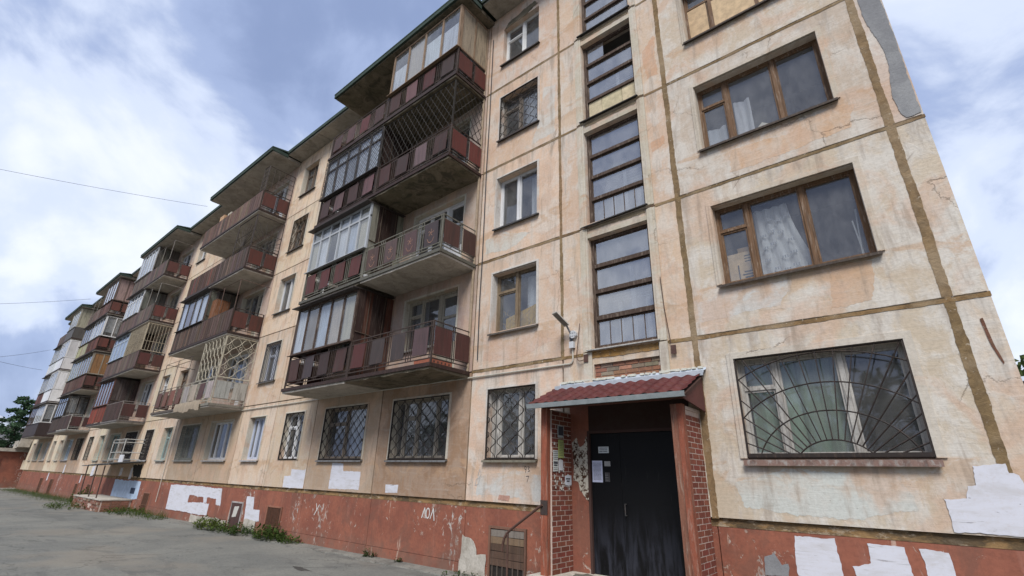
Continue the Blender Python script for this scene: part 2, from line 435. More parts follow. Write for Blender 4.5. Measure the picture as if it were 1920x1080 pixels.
# ------------------------------------------------------------------ mesh helpers
class MB:
    def __init__(s): s.v = []; s.f = []
    def quad(s, a, b, c, d):
        i = len(s.v); s.v += [tuple(a), tuple(b), tuple(c), tuple(d)]; s.f.append((i, i+1, i+2, i+3)); return s
    def box(s, x0, x1, y0, y1, z0, z1):
        x0, x1 = min(x0, x1), max(x0, x1); y0, y1 = min(y0, y1), max(y0, y1); z0, z1 = min(z0, z1), max(z0, z1)
        i = len(s.v)
        s.v += [(x0,y0,z0),(x1,y0,z0),(x1,y1,z0),(x0,y1,z0),(x0,y0,z1),(x1,y0,z1),(x1,y1,z1),(x0,y1,z1)]
        s.f += [tuple(i+k for k in q) for q in ((0,3,2,1),(4,5,6,7),(0,1,5,4),(1,2,6,5),(2,3,7,6),(3,0,4,7))]
        return s
    def hexa(s, P8):
        i = len(s.v); s.v += [tuple(p) for p in P8]
        s.f += [tuple(i+k for k in q) for q in ((0,3,2,1),(4,5,6,7),(0,1,5,4),(1,2,6,5),(2,3,7,6),(3,0,4,7))]
        return s
    def bar(s, p, q, r=0.01, n=4, r2=None):
        p = Vector(p); q = Vector(q); d = q - p
        if d.length < 1e-6: return s
        d.normalize()
        a = d.orthogonal().normalized() if abs(d.z) < 0.9 else d.cross(Vector((0, 1, 0))).normalized()
        b = d.cross(a)
        r2 = r if r2 is None else r2
        i = len(s.v)
        off = math.pi / 4 if n == 4 else 0
        for (c, rr) in ((p, r), (q, r2)):
            for k in range(n):
                t = off + 2 * math.pi * k / n
                s.v.append(tuple(c + (a * math.cos(t) + b * math.sin(t)) * rr))
        for k in range(n):
            s.f.append((i+k, i+(k+1) % n, i+n+(k+1) % n, i+n+k))
        s.f.append(tuple(i+k for k in reversed(range(n)))); s.f.append(tuple(i+n+k for k in range(n)))
        return s
    def path(s, pts, r=0.01, n=4):
        for a, b in zip(pts, pts[1:]): s.bar(a, b, r, n)
        return s
    def poly_prism(s, pts, y0, y1):
        """polygon in x,z extruded along y; y0 is the front"""
        i = len(s.v); n = len(pts)
        s.v += [(x, y0, z) for x, z in pts] + [(x, y1, z) for x, z in pts]
        s.f.append(tuple(range(i, i+n))); s.f.append(tuple(reversed(range(i+n, i+2*n))))
        for k in range(n): s.f.append((i+k, i+n+k, i+n+(k+1) % n, i+(k+1) % n))
        return s

LOC = {}
def link(name, me, loc, parent=None, color=None):
    o = bpy.data.objects.new(name, me)
    COL.objects.link(o)
    loc = Vector(loc)
    LOC[o] = loc
    if parent is not None:
        o.parent = parent
        o.location = loc - LOC[parent]
    else:
        o.location = loc
    if color is not None:
        o.color = (*color, 1.0) if len(color) == 3 else color
    return o
def obj(name, mb, mat, parent=None, color=None, loc=None, fixn=False, smooth=False):
    if loc is None:
        xs = [v[0] for v in mb.v]; ys = [v[1] for v in mb.v]; zs = [v[2] for v in mb.v]
        loc = ((min(xs)+max(xs))/2, (min(ys)+max(ys))/2, min(zs))
    me = bpy.data.meshes.new(name)
    me.from_pydata([(v[0]-loc[0], v[1]-loc[1], v[2]-loc[2]) for v in mb.v], [], mb.f)
    if fixn:
        bm = bmesh.new(); bm.from_mesh(me); bmesh.ops.recalc_face_normals(bm, faces=bm.faces); bm.to_mesh(me); bm.free()
    if smooth:
        for p in me.polygons: p.use_smooth = True
    me.materials.append(mat)
    me.update()
    return link(name, me, loc, parent, color)
CACHE = {}
def shared(name, key, make, mat, loc, parent, color=None, rot=None):
    """alike pieces share one mesh, built round its own origin"""
    k = (key, mat.name)
    if k not in CACHE:
        mb = make()
        me = bpy.data.meshes.new(name)
        me.from_pydata(mb.v, [], mb.f); me.materials.append(mat); me.update()
        CACHE[k] = me
    o = link(name, CACHE[k], loc, parent, color)
    if rot: o.rotation_euler = rot
    return o
def sbox(name, x0, x1, y0, y1, z0, z1, mat, parent, color=None, rot=None):
    w, d, h = round(x1-x0, 3), round(y1-y0, 3), round(z1-z0, 3)
    return shared(name, ('b', w, d, h), lambda: MB().box(-w/2, w/2, -d/2, d/2, -h/2, h/2), mat,
                  ((x0+x1)/2, (y0+y1)/2, (z0+z1)/2), parent, color, rot)
def empty(name, loc):
    return link(name, None, loc)
def tag(o, label=None, cat=None, group=None, kind=None):
    if label: o['label'] = label
    if cat: o['category'] = cat
    if group: o['group'] = group
    if kind: o['kind'] = kind
    return o
def jit(c, a=0.12):
    k = 1 + random.uniform(-a, a)
    return tuple(max(0.0, q * k * (1 + random.uniform(-a, a) * 0.3)) for q in c)
def ragged(pts, step=0.05, amp=0.012, rnd=random):
    out = []
    n = len(pts); trav = 0.0
    ws = [(rnd.uniform(2.0, 4.0), rnd.uniform(0, 6.3), .5), (rnd.uniform(7, 12), rnd.uniform(0, 6.3), .35), (rnd.uniform(18, 30), rnd.uniform(0, 6.3), .25), (rnd.uniform(45, 70), rnd.uniform(0, 6.3), .15)]
    for i in range(n):
        a = Vector((*pts[i], 0)); b = Vector((*pts[(i+1) % n], 0))
        L = (b-a).length; k = max(1, int(L/step))
        nrm = Vector((-(b-a).y, (b-a).x, 0)).normalized()
        for j in range(k):
            t_ = trav+L*j/k; p = a.lerp(b, j/k) + nrm * amp * (sum(w_*math.sin(f_*t_+h_) for f_, h_, w_ in ws) + rnd.uniform(-.3, .3)) * (1 if j else 0.4)
            out.append((p.x, p.y))
        trav += L
    return out
def patch(name, pts, y, mat, parent, color=None, step=0.05, amp=0.012, th=0.003):
    return obj(name, MB().poly_prism(ragged(pts, step, amp), y-th, y), mat, parent, color, fixn=True)
# ------------------------------------------------------------------ ground
def gz(x): return -1.30 + 0.006 * max(-75.0, min(10.0, x))
g = MB()
xs = [-900, -300, -140, -75, -60, -45, -30, -20, -10, 0, 10, 60, 300, 900]
ys = [-700, -120, -30, -12, 0.3, 14, 60, 200, 900]
for i in range(len(xs)-1):
    for j in range(len(ys)-1):
        a, b, c, d = xs[i], xs[i+1], ys[j], ys[j+1]
        g.quad((a, c, gz(a)), (b, c, gz(b)), (b, d, gz(b)), (a, d, gz(a)))
gr = obj("ground", g, ASPH, loc=(0, 0, -1.3)); tag(gr, "grey worn asphalt yard running along the apartment block", kind="structure")
# concrete strip at the foot of the wall, broken along its edge
rs = random.Random(3)
st = MB(); top = []; k = -64.0
while k < -5.9:
    top.append((k, -0.32 + rs.uniform(-0.16, 0.14))); k += 0.55
i0 = len(st.v)
for (x, y) in top:
    st.v += [(x, 0.06, gz(x) + 0.045), (x, y, gz(x) + 0.02), (x, y - 0.02, gz(x) - 0.03)]
for q in range(len(top)-1):
    a = i0 + 3*q
    st.f += [(a, a+1, a+4, a+3), (a+1, a+2, a+5, a+4)]
tag(obj("concrete_strip", st, m_concrete("strip_concrete", (0.21, 0.20, 0.175), (0.15, 0.145, 0.13), (0.085, 0.08, 0.07), 0.6), fixn=True), "broken concrete strip between asphalt and wall foot", kind="structure")

# ------------------------------------------------------------------ the block
B = empty("apartment_building", (-31.7, 0, -1.4))
tag(B, "long five storey panel apartment block with peeling peach plaster, rusty balconies and red plinth", "building")
FH = 2.7
V2, V1, V0, VM = 0.64, -2.55, -5.15, -7.63
PER = 11.85
STK = [VM - PER * k for k in range(5)]
XEND = -64.4
BALR, BALL, N1, N2 = (-2.75, -0.66), (-6.0, -3.87), (-8.42, -7.21), (-11.07, -9.84)
BAYS = [(-V1 * 0 + V1, V2, 'R'), (V0, V1, 'S'), (VM, V0, 'W')]
for s in STK:
    BAYS += [(s-3.28, s, 'BR'), (s-6.57, s-3.28, 'BL'), (s-9.2, s-6.57, 'N1'), (s-PER, s-9.2, 'N2')]
BAYS = [b for b in BAYS if b[0] > XEND - 6]
BAYS[-1] = (XEND, BAYS[-1][1], 'N1')
BAYS = [b for b in BAYS if b[1] > XEND]
GAP = 0.018

def wall_panel(x0, x1, z0, z1, holes, tint, y0=0.0, y1=0.30, name="wall_panel", mat=None):
    x0 += GAP; x1 -= GAP; z0 += GAP; z1 -= GAP
    X = sorted(set([x0, x1] + [h[i] for h in holes for i in (0, 1)]))
    Z = sorted(set([z0, z1] + [max(z0, min(z1, h[i])) for h in holes for i in (2, 3)]))
    def void(i, j):
        if i < 0 or j < 0 or i >= len(X)-1 or j >= len(Z)-1: return True
        cx, cz = (X[i]+X[i+1])/2, (Z[j]+Z[j+1])/2
        return any(h[0] < cx < h[1] and h[2] < cz < h[3] for h in holes)
    m = MB()
    for i in range(len(X)-1):
        for j in range(len(Z)-1):
            if void(i, j): continue
            a, b, c, d = X[i], X[i+1], Z[j], Z[j+1]
            m.quad((a, y0, c), (b, y0, c), (b, y0, d), (a, y0, d))
            m.quad((a, y1, c), (a, y1, d), (b, y1, d), (b, y1, c))
            if void(i-1, j): m.quad((a, y0, c), (a, y0, d), (a, y1, d), (a, y1, c))
            if void(i+1, j): m.quad((b, y0, c), (b, y1, c), (b, y1, d), (b, y0, d))
            if void(i, j-1): m.quad((a, y0, c), (a, y1, c), (b, y1, c), (b, y0, c))
            if void(i, j+1): m.quad((a, y0, d), (b, y0, d), (b, y1, d), (a, y1, d))
    return obj(name, m, mat or PL, B, tint)

# ---- patterns for grilles: polylines in (u, v) inside w x h
def clip(p, q, w, h):
    (x0, y0), (x1, y1) = p, q
    t0, t1 = 0.0, 1.0
    dx, dy = x1-x0, y1-y0
    for a, b in ((-dx, x0), (dx, w-x0), (-dy, y0), (dy, h-y0)):
        if abs(a) < 1e-12:
            if b < 0: return None
        else:
            t = b/a
            if a < 0: t0 = max(t0, t)
            else: t1 = min(t1, t)
    if t0 >= t1: return None
    return ((x0+t0*dx, y0+t0*dy), (x0+t1*dx, y0+t1*dy))
def pattern(kind, w, h):
    seg = []
    def add(p, q):
        c = clip(p, q, w, h)
        if c: seg.append(c)
    def pl(pts):
        for a, b in zip(pts, pts[1:]): add(a, b)
    if kind == 'diamond':
        n = max(4, int(w/0.16)); px = w/n; hz = 0.15
        for i in range(n+1):
            pts = []
            for j in range(int(h/hz)+2):
                o = 0.36*px*(1 if (i+j) % 2 else -1)
                pts.append((i*px+o, j*hz)); pts.append((i*px+o, j*hz+0.055))
            pl(pts)
    elif kind == 'wave':
        n = max(4, int(w/0.105)); px = w/n
        for i in range(n+1):
            pts = []
            for j in range(int(h/0.05)+2):
                o = 0.46*px*math.sin(j*0.95 + (math.pi if i % 2 else 0))
                pts.append((i*px+o, j*0.05))
            pl(pts)
    elif kind == 'cross':
        d = 0.17
        k = -h
        while k < w:
            add((k, 0), (k+h, h)); add((k+h, 0), (k, h)); k += d
    elif kind == 'bars':
        n = max(3, int(w/0.13))
        for i in range(n+1): add((i*w/n, 0), (i*w/n, h))
        add((0, h*0.35), (w, h*0.35))
    elif kind == 'fan':
        c = (w*0.52, -0.22); R0 = [0.44, 0.82, 1.2, 1.62]
        for r in R0:
            pl([(c[0]+r*1.15*math.cos(t*math.pi/36), c[1]+r*math.sin(t*math.pi/36)) for t in range(37)])
        for t in range(1, 24):
            a = math.pi*t/24
            add((c[0]+0.44*1.15*math.cos(a), c[1]+0.44*math.sin(a)), (c[0]+4*math.cos(a), c[1]+4*math.sin(a)))
    elif kind == 'fan0':
        c = (w*0.5, h*0.1)
        for t in range(0, 22):
            a = 2*math.pi*t/22
            add((c[0]+0.12*math.cos(a), c[1]+0.12*math.sin(a)), (c[0]+1.1*math.cos(a), c[1]+1.1*math.sin(a)))
        add((0, h*0.5), (w, h*0.5))
    elif kind == 'scroll':
        n = max(2, int(w/0.30)); px = w/n
        for i in range(n+1):
            for sgn in (1, -1):
                pl([(i*px + sgn*0.48*px*math.sin(j*math.pi/4), j*h/16) for j in range(17)])
        for j in range(1, 4): add((0, h*j/4), (w, h*j/4)) if False else None
        for i in range(n):
            for j in range(2):
                cx, cy = (i+0.5)*px, h*(0.25+0.5*j)
                pl([(cx+0.05*math.cos(t), cy+0.07*math.sin(t)) for t in [k*math.pi/3 for k in range(7)]])
    elif kind == 'mesh':
        n = max(3, int(w/0.2)); k = max(3, int(h/0.2))
        for i in range(n+1): add((i*w/n, 0), (i*w/n, h))
        for j in range(k+1): add((0, j*h/k), (w, j*h/k))
    elif kind == 'dots':
        n = max(4, int(w/0.15)); px = w/n; k = max(4, int(h/0.24)); pz = h/k
        for i in range(n):
            for j in range(k):
                cx, cy = (i+0.5)*px, (j+0.5)*pz
                pl([(cx+0.42*px*math.cos(t), cy+0.46*pz*math.sin(t)) for t in [q*math.pi/3 for q in range(7)]])
        for i in range(n+1): add((i*px, 0), (i*px, h))
    return seg
def grille(kind, to3, w, h, r, mat, parent, color, border=True, name="grille"):
    m = MB()
    for a, b in pattern(kind, w, h): m.bar(to3(*a), to3(*b), r, 4)
    if border:
        for a, b in (((0, 0), (w, 0)), ((w, 0), (w, h)), ((w, h), (0, h)), ((0, h), (0, 0))): m.bar(to3(*a), to3(*b), r*1.9, 4)
    return obj(name, m, mat, parent, color)

def curtain(x0, x1, z0, z1, y, parent, col, waves=None, amp=0.03):
    m = MB(); n = max(8, int((x1-x0)/0.04)); ph = random.uniform(0, 6)
    for i in range(n+1):
        x = x0+(x1-x0)*i/n
        yy = y + amp*math.sin(i*0.9+ph) + amp*0.5*math.sin(i*2.1+ph)
        m.v += [(x, yy, z0), (x, yy, z1)]
    for i in range(n): m.f.append((2*i, 2*i+2, 2*i+3, 2*i+1))
    return obj("curtain", m, CLOTH, parent, col, smooth=True)

def room(x0, x1, z0, z1, parent, col=(0.2, 0.18, 0.16), d=1.3, mg=0.2):
    m = MB(); a, b, c, e = x0-mg, x1+mg, z0-mg, z1+mg; y0, y1 = 0.302, 0.302+d
    m.quad((a, y1, c), (b, y1, c), (b, y1, e), (a, y1, e))
    m.quad((a, y0, c), (a, y1, c), (a, y1, e), (a, y0, e)); m.quad((b, y0, c), (b, y1, c), (b, y1, e), (b, y0, e))
    m.quad((a, y0, c), (b, y0, c), (b, y1, c), (a, y1, c)); m.quad((a, y0, e), (b, y0, e), (b, y1, e), (a, y1, e))
    return obj("room_interior", m, ROOM, parent, col)

BROWN = (0.115, 0.062, 0.034); PALEW = (0.50, 0.48, 0.44); WHT = (0.68, 0.68, 0.68); TEAL = (0.30, 0.40, 0.38); GREYW = (0.36, 0.36, 0.33)
def window(x0, x1, z0, z1, lay, mat=WOOD, col=BROWN, sill=(0.12, 0.10, 0.085), cur=None, gr=None, grc=(0.02, 0.016, 0.014),
           sur=None, board=None, y=0.15, sillmat=None, gr_y=-0.012, fort=0.30, rm=True, t=0.055, sdrop=0.0):
    """lay: list of (width fraction, has_fortochka). The frame is the window's own mesh; panes, sill, grille are its parts."""
    m = MB(); f0, f1 = y, y+0.07
    m.box(x0, x1, f0, f1, z0, z0+t); m.box(x0, x1, f0, f1, z1-t, z1)
    m.box(x0, x0+t, f0+.001, f1-.001, z0+t, z1-t); m.box(x1-t, x1, f0+.001, f1-.001, z0+t, z1-t)
    tot = sum(q[0] for q in lay); xc = x0+t; wid = x1-x0-2*t; cells = []
    for i, (fr, ft) in enumerate(lay):
        w = wid*fr/tot; a, b = xc, xc+w
        if i > 0: m.box(a-t*0.62, a+t*0.62, f0-0.012, f1, z0+t, z1-t); a += t*0.62
        if i < len(lay)-1: b -= t*0.62
        # the sash of this light, set slightly back
        s = 0.032
        zz0, zz1 = z0+t, z1-t
        def sash(c, d, e, h):
            m.box(a+.002, b-.002, f0+.012, f1-.012, c+.002, c+s); m.box(a+.002, b-.002, f0+.012, f1-.012, d-s, d-.002)
            m.box(a+.002, a+s, f0+.013, f1-.013, c+s, d-s); m.box(b-s, b-.002, f0+.013, f1-.013, c+s, d-s)
            cells.append((a+s, b-s, c+s, d-s))
        if ft:
            zc = zz1-(zz1-zz0)*fort
            m.box(a, b, f0-.006, f1, zc-0.018, zc+0.018)
            sash(zz0, zc-.018, 0, 0); sash(zc+.018, zz1, 0, 0)
        else: sash(zz0, zz1, 0, 0)
        xc += w
    o = obj("window", m, mat, B, col)
    for (a, b, c, d) in cells: sbox("pane", a-.004, b+.004, f0+.034, f0+.040, c-.004, d+.004, GLASS, o)
    if board:
        for (a, b, c, d, cc) in board: sbox("board", a, b, f0-0.004, f0+0.022, c, d, TINT, o, cc)
    if sill:
        s0 = MB(); s0.hexa([(x0-.05, -.075, z0-.045), (x1+.05, -.075, z0-.045), (x1+.05, f0, z0-.012), (x0-.05, f0, z0-.012),
                            (x0-.05, -.075, z0-.028), (x1+.05, -.075, z0-.028), (x1+.05, f0, z0+.002), (x0-.05, f0, z0+.002)])
        s0.box(x0-.05, x1+.05, -.079, -.073, z0-.065-sdrop, z0-.026)
        obj("sill", s0, sillmat or PAINTED, o, sill)
    if rm: room(x0, x1, z0, z1, o)
    if cur:
        for (a, b, cc) in cur:
            curtain(x0+(x1-x0)*a, x0+(x1-x0)*b, z0+0.02, z1-0.02, y+0.16, o, cc)
    if gr:
        w, h = x1-x0-0.02, z1-z0-0.02
        grille(gr, lambda u, v: (x0+.01+u, gr_y, z0+.01+v), w, h, 0.0095 if gr == 'fan' else 0.0075 if gr in ('mesh', 'cross') else 0.0105, STEEL, o, grc)
    if sur:
        k = MB(); q = sur[0]
        k.box(x0-q, x0, -.022, .0, z0, z1); k.box(x1, x1+q, -.022, 0, z0, z1); k.box(x0-q, x1+q, -.022, 0, z1, z1+q)
        k.box(x0-q*.45, x0-.002, -.034, -.0221, z0, z1); k.box(x1+.002, x1+q*.45, -.034, -.0221, z0, z1); k.box(x0-q*.45, x1+q*.45, -.034, -.0221, z1+.002, z1+q*.45)
        # painted linings of the reveal
        k.box(x0, x0+.006, -.0, .15, z0, z1-.006); k.box(x1-.006, x1, 0, .15, z0, z1-.006); k.box(x0, x1, 0, .15, z1-.006, z1)
        obj("window_surround", k, PL, o, (*sur[1], 0.35))
    return o

# ---- bay tints
def tint(kind, n, x):
    j = lambda c, w: (*jit(c, 0.09), min(1.0, w*random.uniform(.75, 1.15)))
    if kind == 'R': return j((0.51, 0.415, 0.325), 1.0)
    if kind == 'S': return j((0.55, 0.41, 0.305), 0.8)
    if kind == 'W': return j((0.57, 0.41, 0.305), 0.6 if n else 0.95)
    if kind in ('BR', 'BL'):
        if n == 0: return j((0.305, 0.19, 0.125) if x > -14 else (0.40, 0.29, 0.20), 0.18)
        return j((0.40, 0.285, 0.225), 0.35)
    return j((0.57, 0.44, 0.31) if x > -40 else (0.58, 0.48, 0.345), 0.35)

SURC = (0.50, 0.45, 0.37)
for (x0, x1, kd) in BAYS:
    for n in range(5):
        z0, z1 = FH*n, FH*(n+1)
        if n == 4: z1 = 13.73
        zs, zt = z0+0.82, z0+2.25
        if n: zs, zt = z0+0.84, z0+2.27
        hs = []
        if kd == 'R': hs = [(-1.99, 0.09, zs-(0.02 if n else 0), zt+0.02)]
        elif kd == 'S':
            hs = [(-4.48, -3.17, z0+0.09, z0+2.43)] if n else [(-4.6, -3.0, -0.1, 1.25), (-4.46, -3.17, 2.19, 2.49)]
        elif kd == 'W': hs = [(-7.1, -5.8, zs, zt)]
        elif kd in ('BR', 'BL'):
            s = x1 if kd == 'BR' else x1+3.28
            a, b = (s+BALR[0], s+BALR[1]) if kd == 'BR' else (s+BALL[0], s+BALL[1])
            hs = [(a, b, zs, zt)]
            if n: hs = [(a, b-0.78, zs, zt), (b-0.78, b, z0+0.12, zt)]
        elif kd == 'N1':
            s = x1+6.57; hs = [(s+N1[0], s+N1[1], zs, zt)]
        else:
            s = x1+9.2; hs = [(s+N2[0], s+N2[1], zs, zt)]
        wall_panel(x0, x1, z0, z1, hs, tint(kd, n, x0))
# end strip beside the corner
for n in range(5):
    wall_panel(V2, 1.04, FH*n, FH*(n+1) if n < 4 else 13.73, [], tint('R', n, 1), y1=0.4)
# end walls, rear wall, top
obj("end_wall", MB().box(1.0, 1.035, 0.41, 12.0, -1.5, 13.73), PL, B, (0.40, 0.34, 0.27, 0.5))
obj("end_wall", MB().box(XEND-0.02, XEND+0.25, 0.32, 12.0, -1.8, 13.73), PL, B, (0.42, 0.36, 0.27, 0.4))
obj("rear_wall", MB().box(XEND, 1.0, 12.0, 12.2, -1.8, 13.73), PL, B, (0.42, 0.34, 0.25, 0.4))

# ---- joints
SEALC = (0.225, 0.15, 0.078); SEALD = (0.16, 0.115, 0.075); ORNG = (0.235, 0.15, 0.066)
vx = sorted(set([b[0] for b in BAYS] + [V2]))
for x in vx:
    if x <= XEND+.01: continue
    for n in range(5):
        z0, z1 = FH*n+0.03, min(FH*(n+1)-0.03, 13.7)
        if x in (V0, V1, V2):
            if x == V0 and n == 0: continue
            hw = {V2: 0.055, V1: 0.05, V0: 0.036}[x]
            lo = 0.42 if (x == V2 and n == 0) else z0-0.03
            patch("joint_seal", [(x-hw, lo), (x+hw, lo), (x+hw, z1+.03), (x-hw, z1+.03)], -0.002, SEAL, B, jit(SEALC, .1), 0.03, 0.010, 0.003)
        else:
            sbox("joint_seal", x-0.03, x+0.03, 0.022 if x < VM-.1 else 0.008, 0.26, z0, z1, SEAL, B, jit(SEALD, .15))
for (x0, x1, kd) in BAYS + [(V2, 1.03, 'E')]:
    for n in range(1, 5):
        z = FH*n
        if x0 > VM-0.1:
            if kd == 'S':
                for a, b in ((x0, -4.68), (-2.99, x1)):
                    patch("joint_seal", [(a, z-.03), (b, z-.03), (b, z+.03), (a, z+.03)], -0.003, SEAL, B, jit(ORNG if n == 1 else SEALC, .1), 0.04, 0.007, 0.003)
                continue
            patch("joint_seal", [(x0, z-.038 if n == 1 else z-.03), (x1, z-.038 if n == 1 else z-.03), (x1, z+.028), (x0, z+.028)], -0.003, SEAL, B, jit(ORNG if n == 1 else SEALC, .1), 0.04, 0.008, 0.003)
            patch("painted_joint_shadow", [(x0+.03, z+.016), (x1-.03, z+.016), (x1-.03, z+.034), (x0+.03, z+.034)], -0.0055, SEAL, B, (0.05, 0.038, 0.028), 0.06, 0.004, 0.001)  # dark strip painted in for the shade along the top of the joint
        else:
            sbox("joint_seal", x0+.02, x1-.02, 0.02, 0.26, z-0.03, z+0.03, SEAL, B, jit(SEALD, .15))
# ochre ledge between wall and plinth, and the plinth panels
for (x0, x1, kd) in BAYS + [(V2, 1.03, 'E')]:
    sp = [(x0, x1)] if kd != 'S' else [(x0, -4.62), (-2.98, x1)]
    for a, b in sp:
        m = MB(); m.hexa([(a, 0.036, -.10), (b, 0.036, -.10), (b, .3, -.10), (a, .3, -.10), (a, 0.042, .012), (b, 0.042, .012), (b, .3, .012), (a, .3, .012)])
        obj("plinth_ledge", m, LEDGE, B)
        g1 = 0.008
        m = MB().box(a+g1, b-g1, 0.04, 0.3, -1.12, -0.102)
        obj("plinth_panel", m, PLINTH, B)
        m = MB(); yy = random.uniform(0.022, 0.034)
        m.box(a+.002, b-.002, yy, 0.3, -2.0, -1.128)
        obj("plinth_footing", m, PLINTH, B)

# ------------------------------------------------------------------ windows of the near bays
w3 = [(0.235, True), (0.42, False), (0.345, False)]
def zz_(n, lo=0.82, hi=2.25): return (FH*n+(lo if n == 0 else lo+.0), FH*n+(hi if n == 0 else hi+.04))
for n in range(5):
    z0, z1 = zz_(n)
    if n == 0:
        o = window(-1.99, 0.09, 0.82, 2.27, w3, col=PALEW, gr='fan', sill=(0.24, 0.15, 0.12), sur=(0.10, (0.48, 0.43, 0.36)), sillmat=FLAKE, sdrop=.035, grc=(0.02, 0.014, 0.012), cur=[(0.04, 0.36, (0.40, 0.52, 0.40)), (0.36, 0.62, (0.33, 0.42, 0.33))])
        obj("grille_base_bar", MB().box(-2.0, .10, -.03, .0, .835, .885), STEEL, o, (0.02, 0.014, 0.012))
    else:
        bd = [(-1.93, -1.55, z0+.06, z1-.5, (0.52, 0.37, 0.22)), (-1.47, 0.03, z0+.06, z1-.55, (0.55, 0.40, 0.24))] if n == 3 else None
        o = window(-1.99, 0.09, z0, z1+.01, w3, sill=(0.07, 0.055, 0.045), sur=(0.085, (0.46, 0.40, 0.32)), board=bd, col=(0.155, 0.085, 0.042), sillmat=BOARD)
        if n == 1:
            # net curtain drawn aside, printed with squares
            m = MB(); N = 14
            for i in range(N+1):
                u = i/N
                for j in range(9):
                    v = j/8
                    xr = -0.90 + 0.30*(1-v)**1.6
                    x = -1.42 + (xr+1.42)*u
                    m.v.append((x, 0.32+0.03*math.sin(i*1.7+v*2), z0+0.05+v*1.26))
            for i in range(N):
                for j in range(8): a = i*9+j; m.f.append((a, a+9, a+10, a+1))
            cu = obj("curtain", m, CLOTH, o, (0.66, 0.66, 0.66), smooth=True)
            m = MB()
            for r0 in range(5):
                for c0 in range(4):
                    if (r0*3+c0*5) % 4 == 0: continue
                    for dx in (0, .035, .07):
                        x = -1.36+c0*0.13+dx; z = z0+0.12+r0*0.22+(0.05 if c0 % 2 else 0)
                        m.box(x, x+.022, 0.272, 0.276, z, z+.045)
            obj("curtain_print", m, m_simple("grey_print", (0.30, 0.31, 0.33), 0.9, .1), o)
            for q in (0.0, 0.06): obj("broom_handle", MB().bar((-0.06-q*.4, 0.30, z0+.06), (-0.10+q*1.2, 0.36, z0+0.72+q*3), 0.011, 6), TINT, o, (0.6, 0.6, 0.58))
        if n == 2:
            curtain(-1.40, -1.12, z0+.05, z1-.5, 0.30, o, (0.55, 0.55, 0.58))
            curtain(-1.92, -1.58, z0+.05, z1-.9, 0.29, o, (0.50, 0.52, 0.56))
            m = MB().quad((-1.30, .3, z0+.05), (-.75, .3, z0+.05), (-.72, .36, z0+.16), (-1.0, .34, z0+.36)); obj("paper_sheet", m, PAPER, o, (0.55, 0.50, 0.40))
# cardboard box in the window
z = FH+0.86
cb = empty("cardboard_box", (-1.72, 0.42, z)); tag(cb, "tan cardboard box behind the left window pane beside the net curtain", "box", "cardboard boxes")
obj("box_body", MB().box(-1.92, -1.52, 0.30, 0.55, z, z+0.58), TINT, cb, (0.55, 0.40, 0.24))
m = MB()
for i in range(4): m.box(-1.72+.03*(i % 2), -1.56, 0.296, 0.2985, z+.06+i*.05, z+.085+i*.05)
for i in range(3): m.box(-1.66, -1.54, 0.296, 0.2985, z+.40+i*.05, z+.415+i*.05)
m.box(-1.78, -1.76, 0.296, 0.2985, z+.08, z+.36)
obj("box_print", m, INK, cb)
obj("box_flap", MB().hexa([(-1.75, .33, z+.58), (-1.53, .33, z+.58), (-1.53, .34, z+.58), (-1.75, .34, z+.58), (-1.75, .29, z+.66), (-1.53, .29, z+.66), (-1.53, .30, z+.66), (-1.75, .30, z+.66)]), TINT, cb, (0.5, 0.36, 0.21))

# W bay
WS = (0.05, (0.52, 0.49, 0.45))
window(-7.1, -5.8, 0.82, 2.25, [(0.12, False), (0.50, False), (0.38, False)], col=PALEW, gr='diamond', sill=(0.22, 0.20, 0.15), sur=WS)
o = window(-7.1, -5.8, *zz_(1), [(0.48, True), (0.52, False)], col=(0.23, 0.17, 0.105), sill=(0.10, 0.085, 0.07), sur=WS)
z = FH+0.86
obj("blanket", MB().quad((-6.95, .34, z), (-5.9, .34, z), (-5.9, .34, z+.62), (-6.95, .34, z+.38)), CLOTH, o, (0.62, 0.38, 0.05))
grille('diamond', lambda u, v: (-6.98+u, .27, z+v), 1.1, 0.55, 0.006, STEEL, o, (0.35, 0.22, 0.05), False, "inner_lattice")
curtain(-6.38, -5.95, z+.3, z+1.3, 0.38, o, (0.55, 0.58, 0.62))
o = window(-7.1, -5.8, *zz_(2), [(0.46, False), (0.54, False)], PVC, WHT, sill=(0.05, 0.05, 0.05), sur=WS)
curtain(-6.25, -5.9, FH*2+.9, FH*2+2.2, 0.36, o, (0.58, 0.60, 0.64))
window(-7.1, -5.8, *zz_(3), [(0.45, True), (0.55, False)], col=(0.20, 0.17, 0.14), gr='diamond', sill=(0.06, 0.05, 0.045), sur=WS, cur=[(0.5, 0.95, (0.45, 0.47, 0.52))])
o = window(-7.1, -5.8, *zz_(4), [(0.5, True), (0.5, False)], PVC, (0.66, 0.66, 0.64), sill=(0.06, 0.055, 0.05), sur=None)
# broken-off lintel plaster over that window
patch("broken_plaster", [(-7.05, 13.05), (-6.9, 13.22), (-6.55, 13.24), (-6.35, 13.34), (-5.95, 13.36), (-5.82, 13.18), (-6.3, 13.06), (-6.7, 13.06)], -0.004, SLABD, B, None, 0.04, 0.03, 0.012)

